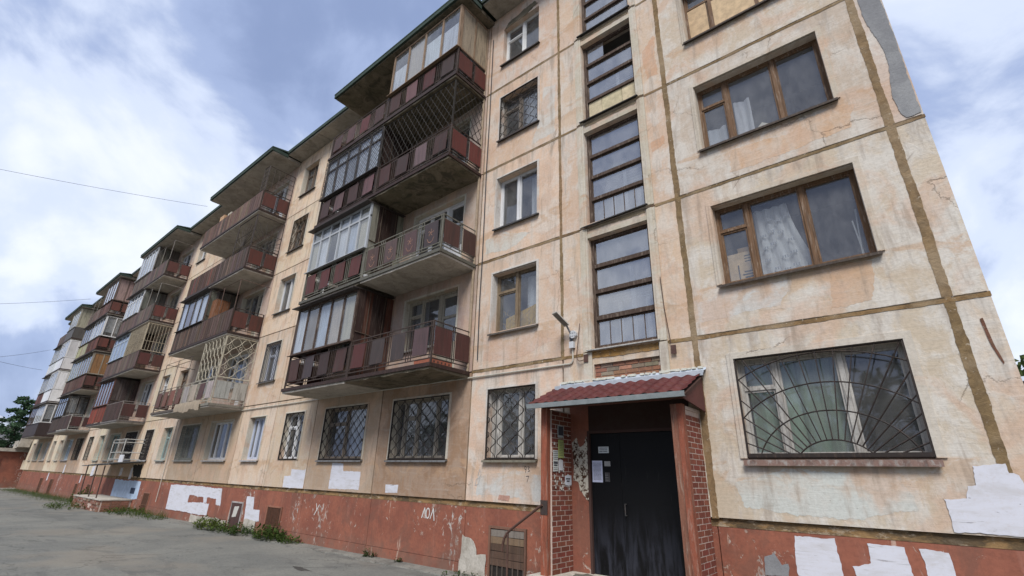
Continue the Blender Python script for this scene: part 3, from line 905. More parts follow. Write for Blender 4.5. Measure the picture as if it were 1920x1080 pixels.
# ---- stair windows with brown transoms
STB = (0.065, 0.04, 0.028)
for n in range(1, 5):
    z0, z1 = FH*n+0.09, FH*n+2.43
    a, b = -4.48, -3.17
    m = MB(); t = 0.06; y0, y1 = 0.10, 0.18
    m.box(a, a+.075, y0, y1, z0, z1); m.box(b-.05, b, y0, y1, z0, z1)
    m.box(a+.075, b-.05, y0+.001, y1, z0, z0+t); m.box(a+.075, b-.05, y0+.001, y1, z1-t, z1)
    h = (z1-z0-2*t)/4; rows = []
    for r in range(4):
        c = z0+t+r*h; d = c+h
        if r: m.box(a+.075, b-.05, y0-.02, y1, c-.038, c+.035)
        cc, dd = (c+.045 if r else c), (d-.05 if r < 3 else d)
        rows.append((cc, dd))
        s = .022
        m.box(a+.077, b-.052, y0+.025, y1-.025, cc, cc+s); m.box(a+.077, b-.052, y0+.025, y1-.025, dd-s, dd)
        m.box(a+.077, a+.10, y0+.026, y1-.026, cc+s, dd-s); m.box(b-.075, b-.052, y0+.026, y1-.026, cc+s, dd-s)
        if r == 0 and n in (1, 2):
            for q in range(1, 5): m.box(a+.09+q*.235, a+.105+q*.235, y0+.03, y1-.02, cc+s, dd-s)
    o = obj("stair_window", m, WOOD, B, STB)
    for r, (c, d) in enumerate(rows):
        if n == 3 and r == 0:
            for q, (e, f) in enumerate(((-4.39, -4.06), (-4.05, -3.55), (-3.54, -3.23))): sbox("board", e, f, y0+.02, y0+.04, c, d, TINT, o, jit((0.56, 0.45, 0.30)))
            continue
        e = -3.95 if (n == 3 and r == 3) else b-.06
        sbox("pane", a+.085, e, y0+.036, y0+.042, c, d, GLASS2, o)
    room(a, b, z0, z1, o, d=2.6, mg=0.09)
    m = MB()
    for q in range(6): m.bar((a+.1, .75+.02*q, z0+1.15+q*.08), (b-.1, .9, z0+1.2+q*.08), .009)
    for q in range(4): m.box(a+.25+q*.3, a+.33+q*.3, .70, .73, z0+.05, z1-.5 if q % 2 else z0+1.1)
    obj("stair_railing", m, TINT, o, (0.42, 0.43, 0.45))
    sl_ = MB(); tz = 0.0 if n != 2 else 0.05
    sl_.hexa([(a-.08, -.09, z0-.05-tz), (b+.05, -.09, z0-.05), (b+.05, y0, z0-.005), (a-.08, y0, z0-.005),
              (a-.08, -.09, z0-.03-tz), (b+.05, -.09, z0-.03), (b+.05, y0, z0+.008), (a-.08, y0, z0+.008)])
    obj("sill", sl_, PAINTED, o, (0.03, 0.03, 0.03) if n > 1 else (0.42, 0.42, 0.40))
    for (u, v) in ((-4.66, -4.485), (-3.165, -3.0)):
        k = MB(); k.box(u, v, -.03, -.001, z0-.05, z0+2.58); k.box(u+.05, v-.05, -.042, -.0301, z0-.05, z0+2.58)
        obj("jamb_strip", k, PL, o, (0.47, 0.42, 0.33, 0.5))
    k = MB(); k.box(a, b, -.03, -.001, z1+.01, z1+.11); obj("lintel_strip", k, PL, o, (0.42, 0.37, 0.28, 0.4))
# orange stain band and brick infill over the porch
patch("stain_band", [(-4.48, 2.60), (-3.17, 2.60), (-3.17, 2.73), (-4.48, 2.73)], -0.006, SEAL, B, (0.36, 0.20, 0.065), 0.06, 0.015)
for n in range(2, 5):
    patch("stain_band", [(-4.45, FH*n-.08), (-3.2, FH*n-.08), (-3.2, FH*n-.0), (-4.45, FH*n-.0)], -0.006, SEAL, B, (0.30, 0.235, 0.15), 0.06, 0.015)
bi = empty("brick_infill", (-3.8, 0.05, 2.19)); bi.parent = B; bi.location = Vector((-3.8, .05, 2.19)) - LOC[B]
obj("mortar_bed", MB().box(-4.47, -3.16, .06, .2, 2.18, 2.5), MORTAR, bi, (0.3, 0.25, 0.2))
for r in range(4):
    x = -4.46 - (0.12 if r % 2 else 0)
    while x < -3.2:
        u, v = max(x, -4.455), min(x+.235, -3.175)
        if v-u > .04: sbox("brick", u, v, random.uniform(.035, .048), .1, 2.195+r*.075, 2.195+r*.075+.062, BRICKM, bi, jit(random.choice([(0.30, 0.14, 0.09), (0.25, 0.20, 0.14), (0.34, 0.17, 0.11), (0.22, 0.18, 0.13)]), .2))
        x += .25
for (u, v) in ((-4.66, -4.48), (-3.15, -3.0)):
    k = MB(); k.box(u, v, -.03, -.001, 2.15, 2.72); obj("jamb_strip", k, PL, B, (0.47, 0.42, 0.33, 0.6))

# ------------------------------------------------------------------ windows, ground floor along the block, and narrow bays above
rw = random.Random(11)
def fw_(x0, x1, n, **k):
    z0, z1 = zz_(n)
    return window(x0, x1, z0, z1, **k)
L2 = [(0.5, False), (0.5, False)]; L2f = [(0.45, True), (0.55, False)]; L3 = [(0.3, True), (0.4, False), (0.3, False)]
GREYS = (0.20, 0.20, 0.20)
SW = (0.045, (0.50, 0.46, 0.38))
def gf(k, which):
    s = STK[k]
    a, b = {'BR': BALR, 'BL': BALL, 'N1': N1, 'N2': N2}[which]
    return s+a, s+b
G = {
 (0, 'BR'): dict(lay=[(0.13, False), (0.25, True), (0.36, False), (0.26, False)], col=(0.33, 0.30, 0.25), gr='diamond', sill=GREYS, sur=SW),
 (0, 'BL'): dict(lay=L2f, col=(0.25, 0.21, 0.17), gr='diamond', sill=GREYS, sur=SW, cur=[(0.5, 0.75, (0.5, 0.55, 0.66))]),
 (0, 'N1'): dict(lay=L2f, mat=PVC, col=WHT, gr='diamond', sill=None, sur=SW, cur=[(0.6, 0.85, (0.55, 0.56, 0.6))]),
 (0, 'N2'): dict(lay=[(0.3, False), (0.35, False), (0.35, False)], mat=PVC, col=(0.55, 0.60, 0.72), sill=(0.45, 0.45, 0.46), sur=SW, cur=[(0.02, 0.5, (0.42, 0.48, 0.62))]),
 (1, 'BR'): dict(lay=[(0.25, False), (0.35, False), (0.4, False)], mat=PVC, col=WHT, sill=(0.42, 0.42, 0.41), sur=SW, cur=[(0.02, 0.28, (0.4, 0.38, 0.34))]),
 (1, 'BL'): dict(lay=L3, col=(0.24, 0.26, 0.22), sill=(0.25, 0.26, 0.24), sur=SW, cur=[(0.3, 0.95, (0.30, 0.31, 0.28))], gr='cross', grc=(0.2, 0.2, 0.18)),
 (1, 'N1'): dict(lay=L2f, col=TEAL, sill=(0.28, 0.33, 0.32), sur=SW, cur=[(0.3, 0.9, (0.33, 0.38, 0.36))]),
 (1, 'N2'): dict(lay=L2f, col=(0.1, 0.09, 0.08), gr='dots', sill=(0.5, 0.5, 0.5), sur=SW),
 (2, 'BR'): dict(lay=L3, col=(0.08, 0.07, 0.06), gr='dots', sill=GREYS, sur=SW),
 (2, 'BL'): dict(lay=L2f, col=TEAL, sill=(0.24, 0.26, 0.26), sur=SW, cur=[(0.1, 0.9, (0.40, 0.44, 0.42))]),
 (2, 'N1'): dict(lay=L2f, col=(0.36, 0.46, 0.42), sill=(0.3, 0.36, 0.34), sur=SW, cur=[(0.1, 0.9, (0.35, 0.42, 0.40))]),
 (2, 'N2'): dict(lay=L2f, col=(0.12, 0.1, 0.08), gr='mesh', sill=None, sur=SW, cur=[(0.05, 0.95, (0.16, 0.13, 0.09))]),
 (3, 'BR'): dict(lay=L3, col=(0.12, 0.1, 0.08), gr='mesh', sill=None, sur=SW, cur=[(0.05, 0.95, (0.17, 0.14, 0.10))]),
 (3, 'BL'): dict(lay=L3, mat=PVC, col=(0.50, 0.60, 0.68), sill=(0.25, 0.28, 0.32), sur=SW, cur=[(0.05, 0.95, (0.45, 0.54, 0.62))]),
 (3, 'N1'): dict(lay=L2f, mat=PVC, col=(0.55, 0.62, 0.66), sill=(0.45, 0.46, 0.46), sur=SW, cur=[(0.05, 0.95, (0.5, 0.56, 0.6))]),
 (3, 'N2'): dict(lay=L2f, col=BROWN, sill=(0.45, 0.44, 0.42), sur=SW, cur=[(0.05, 0.6, (0.55, 0.52, 0.48))]),
 (4, 'BR'): dict(lay=L3, mat=PVC, col=WHT, sill=(0.45, 0.45, 0.43), sur=SW),
 (4, 'BL'): dict(lay=L3, col=TEAL, sill=(0.4, 0.4, 0.38), sur=SW, cur=[(0.05, 0.9, (0.42, 0.45, 0.42))]),
 (4, 'N1'): dict(lay=L2f, mat=PVC, col=WHT, sill=(0.4, 0.4, 0.38), sur=SW),
}
for (k, wv), sp in G.items():
    a, b = gf(k, wv); fw_(a, b, 0, **sp)
styles = [dict(lay=L2, mat=PVC, col=WHT, sill=(0.07, 0.07, 0.07)), dict(lay=L2f, col=BROWN, sill=(0.09, 0.08, 0.07)),
          dict(lay=L2f, col=(0.36, 0.34, 0.30), sill=(0.1, 0.09, 0.08)), dict(lay=L2f, mat=PVC, col=WHT, sill=(0.3, 0.3, 0.3), cur=[(0.1, 0.55, (0.5, 0.52, 0.55))])]
SPEC = {(0, 'N2', 1): dict(lay=L2f, mat=PVC, col=(0.55, 0.58, 0.66), sill=(0.12, 0.11, 0.10), gr='cross', grc=(0.06, 0.06, 0.07), cur=[(0.1, 0.5, (0.45, 0.5, 0.6))]),
        (0, 'N2', 2): dict(lay=L2, mat=PVC, col=WHT, sill=(0.06, 0.06, 0.06)),
        (0, 'N2', 3): dict(lay=L2f, col=(0.14, 0.09, 0.06), gr='scroll', grc=(0.10, 0.075, 0.05), sill=(0.08, 0.07, 0.06)),
        (0, 'N2', 4): dict(lay=L2f, col=(0.15, 0.11, 0.08), sill=(0.07, 0.06, 0.055))}
for k in range(5):
    for wv in ('N1', 'N2'):
        if k == 4 and wv == 'N2': continue
        for n in range(1, 5):
            a, b = gf(k, wv)
            sp = SPEC.get((k, wv, n)) or rw.choice(styles)
            fw_(a, b, n, sur=SW, **sp)
# window with door on each balcony
for k in range(5):
    for wv in ('BR', 'BL'):
        a, b = gf(k, wv)
        for n in range(1, 5):
            wht = (rw.random() < 0.5 or (k, wv, n) == (0, 'BR', 2)) and (k, wv, n) != (0, 'BR', 1)
            z0 = FH*n
            cc = WHT if wht else (0.36, 0.33, 0.26)
            mt = PVC if wht else WOOD
            window(a, b-0.79, z0+.84, z0+2.27, L2f, mt, cc, sill=(0.2, 0.19, 0.18), sur=None, cur=[(0.05, 0.5, (0.45, 0.45, 0.46))] if rw.random() < .6 else None)
            m = MB(); d0, d1 = b-0.78, b
            m.box(d0, d0+.05, .15, .22, z0+.12, z0+2.27); m.box(d1-.05, d1, .15, .22, z0+.12, z0+2.27); m.box(d0+.05, d1-.05, .151, .22, z0+2.21, z0+2.27)
            m.box(d0+.05, d1-.05, .151, .22, z0+.12, z0+.16)
            m.box(d0+.055, d0+.13, .16, .205, z0+.17, z0+2.2); m.box(d1-.13, d1-.055, .16, .205, z0+.17, z0+2.2)
            m.box(d0+.13, d1-.13, .161, .204, z0+2.12, z0+2.2); m.box(d0+.13, d1-.13, .161, .204, z0+.17, z0+.9); m.box(d0+.13, d1-.13, .161, .204, z0+1.55, z0+1.62)
            o = obj("balcony_door", m, mt, B, cc)
            sbox("pane", d0+.12, d1-.12, .18, .186, z0+.89, z0+1.56, GLASS, o); sbox("pane", d0+.12, d1-.12, .18, .186, z0+1.61, z0+2.13, GLASS, o)
            room(d0, d1, z0+.3, z0+2.27, o, d=1.21, mg=0.17)
            m = MB(); q = .05
            m.box(a-q, a, -.012, 0, z0+.84, z0+2.27); m.box(a-q, b+q, -.012, 0, z0+2.27, z0+2.27+q); m.box(b, b+q, -.012, 0, z0+.12, z0+2.27)
            m.box(a, b, 0, .149, z0+2.264, z0+2.27); m.box(a, a+.006, 0, .149, z0+.84, z0+2.263); m.box(b-.006, b, 0, .149, z0+.13, z0+2.263)
            obj("window_surround", m, PL, o, (0.47, 0.44, 0.36, 0.3))
# ------------------------------------------------------------------ balconies
RED = (0.080, 0.017, 0.012); RUST = (0.044, 0.017, 0.012); DKBR = (0.030, 0.014, 0.011); GRYB = (0.045, 0.033, 0.031); SLT = (0.080, 0.050, 0.038)
DSTEEL = (0.05, 0.033, 0.026); GSTEEL = (0.17, 0.165, 0.13); WSTEEL = (0.52, 0.50, 0.45); CREAM = (0.50, 0.46, 0.36)
D = 1.2
rb = random.Random(5)
def balcony(k, half, n, front='panels', cols=(RUST,), side=RED, steel=DSTEEL, soff=SLAB, glaze=None, gril=None, posts=None, apron=None, sidecol=None):
    s = STK[k]
    if half == 'R': xr, xl = s-0.10, s-3.275
    else: xr, xl = s-3.295, s-6.50
    z = FH*n
    # slab with a drip edge and a rough underside
    m = MB(); nx, ny = 18, 4
    ja = .03 if soff is SLABD else .010
    zl = lambda i, j: z-0.135 + (rb.uniform(-ja*.3, ja) if j in (0, ny) or i in (0, nx) else rb.uniform(-.012, .008))
    grid = [[(xl+(xr-xl)*i/nx, -D+(D-.004)*j/ny, zl(i, j)) for j in range(ny+1)] for i in range(nx+1)]
    for i in range(nx):
        for j in range(ny): m.quad(grid[i][j], grid[i][j+1], grid[i+1][j+1], grid[i+1][j])
    m.quad((xl, -D, z), (xr, -D, z), (xr, -.004, z), (xl, -.004, z))
    for i in range(nx):
        a, b = grid[i][0], grid[i+1][0]; m.quad(a, b, (b[0], -D, z), (a[0], -D, z))
    for j in range(ny):
        a, b = grid[nx][j], grid[nx][j+1]; m.quad(a, b, (xr, b[1], z), (xr, a[1], z))
        a, b = grid[0][j+1], grid[0][j]; m.quad(a, b, (xl, b[1], z), (xl, a[1], z))
    o = obj("balcony", m, soff, B, loc=((xl+xr)/2, -D/2, z))
    e = MB(); e.box(xl-.01, xr+.01, -D-.035, -D-.003, z-.075, z+.012)
    ex = xr if half == 'R' else xl
    sg = 1 if half == 'R' else -1
    e.box(ex+sg*.003, ex+sg*.035, -D-.034, -.02, z-.074, z+.011)
    obj("edge_channel", e, STEEL, o, DKBR if steel is DSTEEL else tuple(q*.6 for q in steel))
    # railing: posts, rails and groups of thin bars
    y = -D+.035; r = MB(); b = .011
    zr = (z+.12, z+.2, z+.84, z+.95)
    for q in zr: r.box(xl, xr, y-b, y+b, q-b, q+b)
    for q in zr: r.box(ex-sg*.01-b, ex-sg*.01+b, y+b, -.01, q-b+.001, q+b+.001)
    for xx in (xl+.016, xr-.016): r.box(xx-.018, xx+.018, y-.018, y+.018, z+.0, z+.965)
    r.box(ex-sg*.01-.015, ex-sg*.01+.015, -.045, -.015, z, z+.96)
    W_ = xr-xl
    npan = 4
    pitch = W_/npan
    pw = pitch*0.62 if front == 'panels' else pitch
    if front in ('panels',):
        for i in range(npan+1):
            c = xl+pitch*i
            for dx in (-.085, 0, .085):
                if xl+.03 < c+dx < xr-.03: r.box(c+dx-.008, c+dx+.008, y-.008, y+.008, z+.13, z+.94)
    for dx in (.36, .42): r.box(ex-sg*.01-.008, ex-sg*.01+.008, -dx-.16, -dx-.145, z+.13, z+.94)
    obj("railing", r, STEEL, o, steel)
    cl = list(cols)
    if front == 'panels':
        for i in range(npan):
            c = xl+pitch*(i+.5); col = cl[i % len(cl)]
            sbox("railing_panel", c-pw/2, c+pw/2, y-.022, y-.012, z+.215, z+.825, PAINTED, o, jit(col, .24), (rb.uniform(-.05, .04), rb.uniform(-.03, .03), rb.uniform(-.03, .03)))
    elif front == 'slats':
        ns = 13; w = W_/ns
        for i in range(ns):
            sbox("railing_panel", xl+w*i+.018, xl+w*(i+1)-.018, y-.034, y-.022, z+.05, z+.91, BOARD, o, jit(cl[i % len(cl)], .38), (0, rb.uniform(-.012, .012), 0))
    else:
        ns = 3; w = W_/ns
        for i in range(ns):
            sbox("railing_panel", xl+w*i+.003, xl+w*(i+1)-.003, y-.046, y-.022, z-.10, z+.95, PVC if front == 'white' else PAINTED, o, jit(cl[0], .06))
    # side
    sx = ex-sg*.01+sg*.02
    if front in ('panels', 'slats'):
        for (u, v) in ((-1.13, -.62), (-.50, -.05)):
            sbox("railing_panel", sx-.005, sx+.005, u, v, z+.215, z+.825, PAINTED, o, jit(side, .12))
    else:
        sbox("railing_panel", sx+.003, sx+.02, -1.165, -.01, z-.10, z+.95, PVC if front == 'white' else PAINTED, o, jit(cl[0], .06))
    top = z+FH-.15 if n < 4 else 13.50
    if glaze: glazing(o, xl, xr, z, top, y, half, **glaze)
    if posts:
        p = MB(); pc = posts
        for xx in (xr-.03, (xl+xr)/2, xl+.03): p.bar((xx, y, z+.95), (xx, y, z+2.15), .014)
        p.bar((xl, y, z+2.15), (xr, y, z+2.15), .012); p.bar((ex-sg*.03, y, z+2.15), (ex-sg*.03, -.01, z+2.15), .012)
        obj("frame_posts", p, STEEL, o, pc)
    if gril:
        kd, gc, part, hh = gril
        a = xl if part == 'all' else xl+W_*part
        h = top-(z+.97) if hh is None else hh
        grille(kd, lambda u, v: (a+u, y, z+.97+v), xr-a-.02, h, .009 if kd == 'wave' else .011, TINT if kd == 'wave' else STEEL, o, gc)
        grille(kd, lambda u, v: (ex-sg*.012, y+.02+u, z+.97+v), D-.07, h, .009 if kd == 'wave' else .011, TINT if kd == 'wave' else STEEL, o, gc, True, "side_grille")
    if apron:
        a, b2, cc = apron
        m = MB(); N = 24
        for i in range(N+1):
            x = a+(b2-a)*i/N; w = .02*math.sin(i*1.3)+.012*math.sin(i*2.9)
            m.v += [(x, -D-.06, z+.16), (x, -D-.075-w, z-.02), (x, -D-.06-w, z-.18+.05*math.sin(i*.45)+.02*math.sin(i*1.7))]
        for i in range(N):
            for j in range(2): q = 3*i+j; m.f.append((q, q+1, q+4, q+3))
        obj("banner_cloth", m, CLOTH, o, cc, smooth=True)
    return o

def glazing(o, xl, xr, z, top, y, half, n=5, col=DSTEEL, mat=WOOD, backs=None, trans=False, side='board', sidecol=DKBR, roof=True, bot=.95, gril=None, lean=0.0):
    z0 = z+bot+.03; z1 = top-(.10 if roof else .03); m = MB(); t = .035
    yy = y-.0
    m.box(xl, xr, yy-.03, yy+.03, z0, z0+.06); m.box(xl, xr, yy-.03, yy+.03, z1-.06, z1)
    w = (xr-xl)/n; zt = z1-.42 if trans else z1-.06
    if trans: m.box(xl, xr, yy-.025, yy+.025, zt-.03, zt+.03)
    for i in range(n+1):
        c = min(max(xl+w*i, xl+t), xr-t); hw = t if i in (0, n) else t*.85
        m.box(c-hw, c+hw, yy-.028, yy+.028, z0+.06, z1-.06)
    # sill board out over the railing
    m.hexa([(xl-.02, yy-.11, z0-.03), (xr+.02, yy-.11, z0-.03), (xr+.02, yy+.05, z0), (xl-.02, yy+.05, z0), (xl-.02, yy-.11, z0-.012), (xr+.02, yy-.11, z0-.012), (xr+.02, yy+.05, z0+.02), (xl-.02, yy+.05, z0+.02)])
    f = obj("glazing_frame", m, mat, o, col)
    for i in range(n):
        a, b = xl+w*i+t*.8, xl+w*(i+1)-t*.8
        sbox("glazing_pane", a, b, yy-.006, yy, z0+.05, (zt-.025 if trans else zt+.005), GLASS, o)
        if trans: sbox("glazing_pane", a, b, yy-.006, yy, zt+.025, z1-.05, GLASS, o)
        if backs:
            cc = backs[i % len(backs)]
            if cc: sbox("blind", a+.0, b-.0, yy+.04, yy+.05, z0+.05, z1-.07 if len(cc) == 3 else z0+(z1-z0)*cc[3], CLOTH, o, jit(cc[:3], .06))
    if gril: grille(gril, lambda u, v: (xl+u, y-.06, z0+v), xr-xl, z1-z0, .006, STEEL, o, (0.03, 0.028, 0.028))
    # the end towards the next balcony (the right hand end, and the far end)
    for ex, sg in ((xr, 1), (xl, -1)):
        q0, q1 = yy+.035, -.012
        exx = ex-sg*.02
        if side == 'board' or (sg == -1):
            npl = 5 if sg == 1 else 3; pw = (q1-q0)/npl
            zb = z+.01 if half == 'L' and sg == 1 else z0
            for i in range(npl):
                cc = sidecol if not isinstance(sidecol, list) else sidecol[i % len(sidecol)]
                sbox("side_board", exx-.012, exx+.012, q0+pw*i+.005, q0+pw*(i+1)-.005, zb, z1, BOARD, o, jit(cc, .18))
            if sg == 1:
                s = MB(); s.bar((exx+.025, -.35, zb), (exx+.025, -.30, z1), .014); s.bar((exx+.025, q0, z+1.25), (exx+.025, q1, z+1.2), .014); s.bar((exx+.025, -.8, zb), (exx+.025, -.8, z1), .012)
                obj("side_frame", s, STEEL, o, (0.10, 0.07, 0.05))
        elif side in ('glass', 'ply', 'white'):
            s = MB()
            for q in (q0+.02, (q0+q1)/2, q1-.03): s.box(exx-.028, exx+.028, q-.03, q+.03, z0+.06, z1-.06)
            s.box(exx-.027, exx+.027, q0, q1, z0, z0+.06); s.box(exx-.027, exx+.027, q0, q1, z1-.06, z1)
            obj("side_frame", s, mat, o, col)
            for (u, v) in ((q0+.05, (q0+q1)/2-.03), ((q0+q1)/2+.03, q1-.06)):
                if side == 'glass': sbox("glazing_pane", exx-.003, exx+.003, u, v, z0+.05, z1-.05, GLASS, o)
                else: sbox("side_board", exx-.01, exx+.01, u, v, z0+.05, z1-.05, PVC if side == 'white' else BOARD, o, jit(sidecol if not isinstance(sidecol, list) else sidecol[0], .08))
            if side == 'glass' and backs:
                sbox("blind", exx-sg*.05-.006, exx-sg*.05+.006, q0+.06, q1-.3, z0+.3, z1-.06, CLOTH, o, (0.45, 0.45, 0.46))
    if roof:
        s = MB(); zz0 = top-.08
        s.hexa([(xl-.08, y-.22, zz0-.04), (xr+.04, y-.22, zz0-.04), (xr+.04, -.01, zz0+.03), (xl-.08, -.01, zz0+.03), (xl-.08, y-.22, zz0-.02), (xr+.04, y-.22, zz0-.02), (xr+.04, -.01, zz0+.05), (xl-.08, -.01, zz0+.05)])
        obj("glazing_roof", s, PAINTED, o, (0.06, 0.05, 0.045))

WH = (0.74, 0.76, 0.80); BE = (0.56, 0.48, 0.38); GB = (0.50, 0.57, 0.66); BRN = (0.20, 0.145, 0.09); CRM = (0.55, 0.50, 0.38)
# stack A
balcony(0, 'R', 1, cols=(RED, GRYB, GRYB, (0.07, 0.045, 0.045)), side=(0.075, 0.028, 0.024), soff=SLABD)
balcony(0, 'L', 1, cols=(RUST, GRYB, DKBR, RUST), soff=SLAB, glaze=dict(n=5, col=(0.06, 0.035, 0.025), backs=[WH, BRN, GB, BE, CRM], sidecol=[DKBR, (0.10, 0.035, 0.02), DKBR]))
balcony(0, 'R', 2, cols=((0.10, 0.05, 0.04), (0.085, 0.05, 0.045), (0.085, 0.045, 0.045), (0.06, 0.04, 0.045)), side=(0.07, 0.028, 0.022), steel=GSTEEL)
balcony(0, 'L', 2, cols=(RED,), steel=GSTEEL, soff=SLABD, glaze=dict(n=6, col=(0.40, 0.42, 0.44), mat=PVC, trans=True, backs=[CRM, WH, None, WH, GB, CRM], sidecol=[(0.22, 0.21, 0.17), DKBR, DKBR, (0.05, 0.03, 0.025)]))
balcony(0, 'R', 3, cols=(RUST, RUST, (0.14, 0.09, 0.10), RUST), side=(0.12, 0.03, 0.025), soff=SLABD, gril=('wave', (0.022, 0.019, 0.016), 'all', 1.5))
balcony(0, 'L', 3, cols=(RUST, (0.10, 0.05, 0.05)), soff=SLABD, glaze=dict(n=5, col=(0.05, 0.05, 0.055), trans=True, backs=[WH, WH, (0.5, 0.52, 0.55)], sidecol=DKBR, gril='cross', roof=False))
balcony(0, 'R', 4, cols=(RUST, (0.12, 0.06, 0.055), RED, RUST), side=(0.10, 0.026, 0.02), soff=SLABD, glaze=dict(n=4, col=(0.24, 0.16, 0.10), backs=[(*WH, .62), BE, (*WH, .7), (*WH, .66)], side='ply', sidecol=(0.34, 0.28, 0.20), roof=False))
balcony(0, 'L', 4, cols=(RUST, (0.11, 0.05, 0.045), RED), soff=SLABD)
# stack B
balcony(1, 'R', 1, cols=((0.45, 0.42, 0.36), (0.42, 0.38, 0.30), (0.10, 0.04, 0.03), (0.45, 0.42, 0.37)), side=(0.46, 0.45, 0.42), steel=(0.40, 0.37, 0.30), gril=('scroll', (0.52, 0.47, 0.36), 0.35, 1.55), apron=(-23.0, -20.3, (0.45, 0.37, 0.28)))
balcony(1, 'L', 1, cols=((0.17, 0.062, 0.035), (0.13, 0.05, 0.03)), steel=(0.17, 0.13, 0.10), posts=(0.12, 0.10, 0.085))
balcony(1, 'R', 2, front='slats', cols=(SLT,), side=(0.095, 0.03, 0.022), posts=(0.16, 0.10, 0.075))
balcony(1, 'L', 2, front='slats', cols=(SLT, (0.12, 0.075, 0.06)), glaze=dict(n=4, col=(0.06, 0.055, 0.055), backs=[WH, (0.16, 0.09, 0.07), WH, WH], sidecol=[(0.12, 0.12, 0.10), (0.16, 0.155, 0.135)]))
balcony(1, 'R', 3, front='slats', cols=(SLT, (0.10, 0.07, 0.058)), side=(0.10, 0.03, 0.022), gril=('fan0', (0.06, 0.05, 0.045), 0.45, 1.45))
balcony(1, 'L', 3, front='slats', cols=((0.11, 0.045, 0.032), SLT))
balcony(1, 'R', 4, front='slats', cols=((0.155, 0.095, 0.075),), side=(0.11, 0.035, 0.026), gril=('mesh', (0.08, 0.065, 0.055), 0.86, 1.2))
balcony(1, 'L', 4, front='slats', cols=((0.15, 0.092, 0.072),))
# stack C
balcony(2, 'R', 1, front='slats', cols=((0.07, 0.038, 0.032),), side=(0.075, 0.028, 0.025), steel=(0.25, 0.22, 0.2))
balcony(2, 'L', 1, front='slats', cols=((0.22, 0.045, 0.025), (0.18, 0.04, 0.025)), glaze=dict(n=5, col=(0.12, 0.05, 0.04), backs=[(0.35, 0.33, 0.30), (0.22, 0.08, 0.05), (0.4, 0.38, 0.34)], sidecol=[(0.07, 0.05, 0.045), (0.10, 0.085, 0.08)]))
balcony(2, 'R', 2, front='slats', cols=((0.12, 0.085, 0.07),), side=(0.09, 0.03, 0.025), gril=('bars', (0.42, 0.36, 0.26), 'all', 1.5))
balcony(2, 'L', 2, front='slats', cols=((0.125, 0.088, 0.072),), glaze=dict(n=4, col=(0.36, 0.42, 0.48), mat=PVC, trans=True, backs=[(0.42, 0.50, 0.62)], sidecol=[(0.17, 0.12, 0.08), (0.12, 0.08, 0.06)]))
balcony(2, 'R', 3, front='slats', cols=((0.12, 0.088, 0.075),), side=(0.105, 0.032, 0.026), posts=(0.3, 0.28, 0.25))
balcony(2, 'L', 3, front='slats', cols=((0.12, 0.085, 0.07),), glaze=dict(n=5, col=WHT, mat=PVC, trans=True, backs=[WH, None], sidecol=[(0.20, 0.20, 0.18), (0.16, 0.165, 0.15)]))
balcony(2, 'R', 4, front='slats', cols=((0.135, 0.098, 0.085),), side=(0.11, 0.034, 0.026), posts=(0.28, 0.25, 0.22))
balcony(2, 'L', 4, front='slats', cols=((0.13, 0.095, 0.08),), glaze=dict(n=5, col=(0.45, 0.45, 0.45), mat=PVC, backs=[WH, None, GB], sidecol=[(0.13, 0.12, 0.10)], roof=False))
# stack D
balcony(3, 'R', 1, front='slats', cols=((0.055, 0.035, 0.032),), side=(0.06, 0.02, 0.02), steel=WSTEEL, posts=(0.05, 0.05, 0.05))
balcony(3, 'L', 1, front='slats', cols=((0.06, 0.04, 0.035),), glaze=dict(n=4, col=(0.05, 0.05, 0.05), trans=True, backs=[(0.45, 0.46, 0.46)], side='glass', sidecol=DKBR))
balcony(3, 'R', 2, front='slats', cols=((0.10, 0.045, 0.035),), side=(0.09, 0.028, 0.022), glaze=dict(n=4, col=(0.30, 0.27, 0.22), backs=[(0.40, 0.38, 0.30), None], side='ply', sidecol=(0.27, 0.14, 0.06)))
balcony(3, 'L', 2, front='slats', cols=((0.11, 0.06, 0.05),), glaze=dict(n=4, col=(0.40, 0.40, 0.33), backs=[(0.36, 0.36, 0.30)], sidecol=(0.2, 0.18, 0.15)))
balcony(3, 'R', 3, front='slats', cols=((0.105, 0.04, 0.03),), side=(0.12, 0.035, 0.025), glaze=dict(n=4, col=WHT, mat=PVC, backs=[WH, None], side='glass'))
balcony(3, 'L', 3, front='slats', cols=((0.40, 0.38, 0.22), (0.30, 0.30, 0.20)), glaze=dict(n=4, col=(0.25, 0.22, 0.18), backs=[None], sidecol=(0.2, 0.17, 0.14)))
balcony(3, 'R', 4, front='slats', cols=((0.12, 0.06, 0.05),), side=(0.115, 0.04, 0.03), glaze=dict(n=4, col=(0.13, 0.09, 0.075), backs=[(0.2, 0.13, 0.12), WH], side='ply', sidecol=(0.34, 0.235, 0.22), roof=False))
balcony(3, 'L', 4, front='slats', cols=((0.13, 0.09, 0.075),), posts=(0.3, 0.28, 0.25))
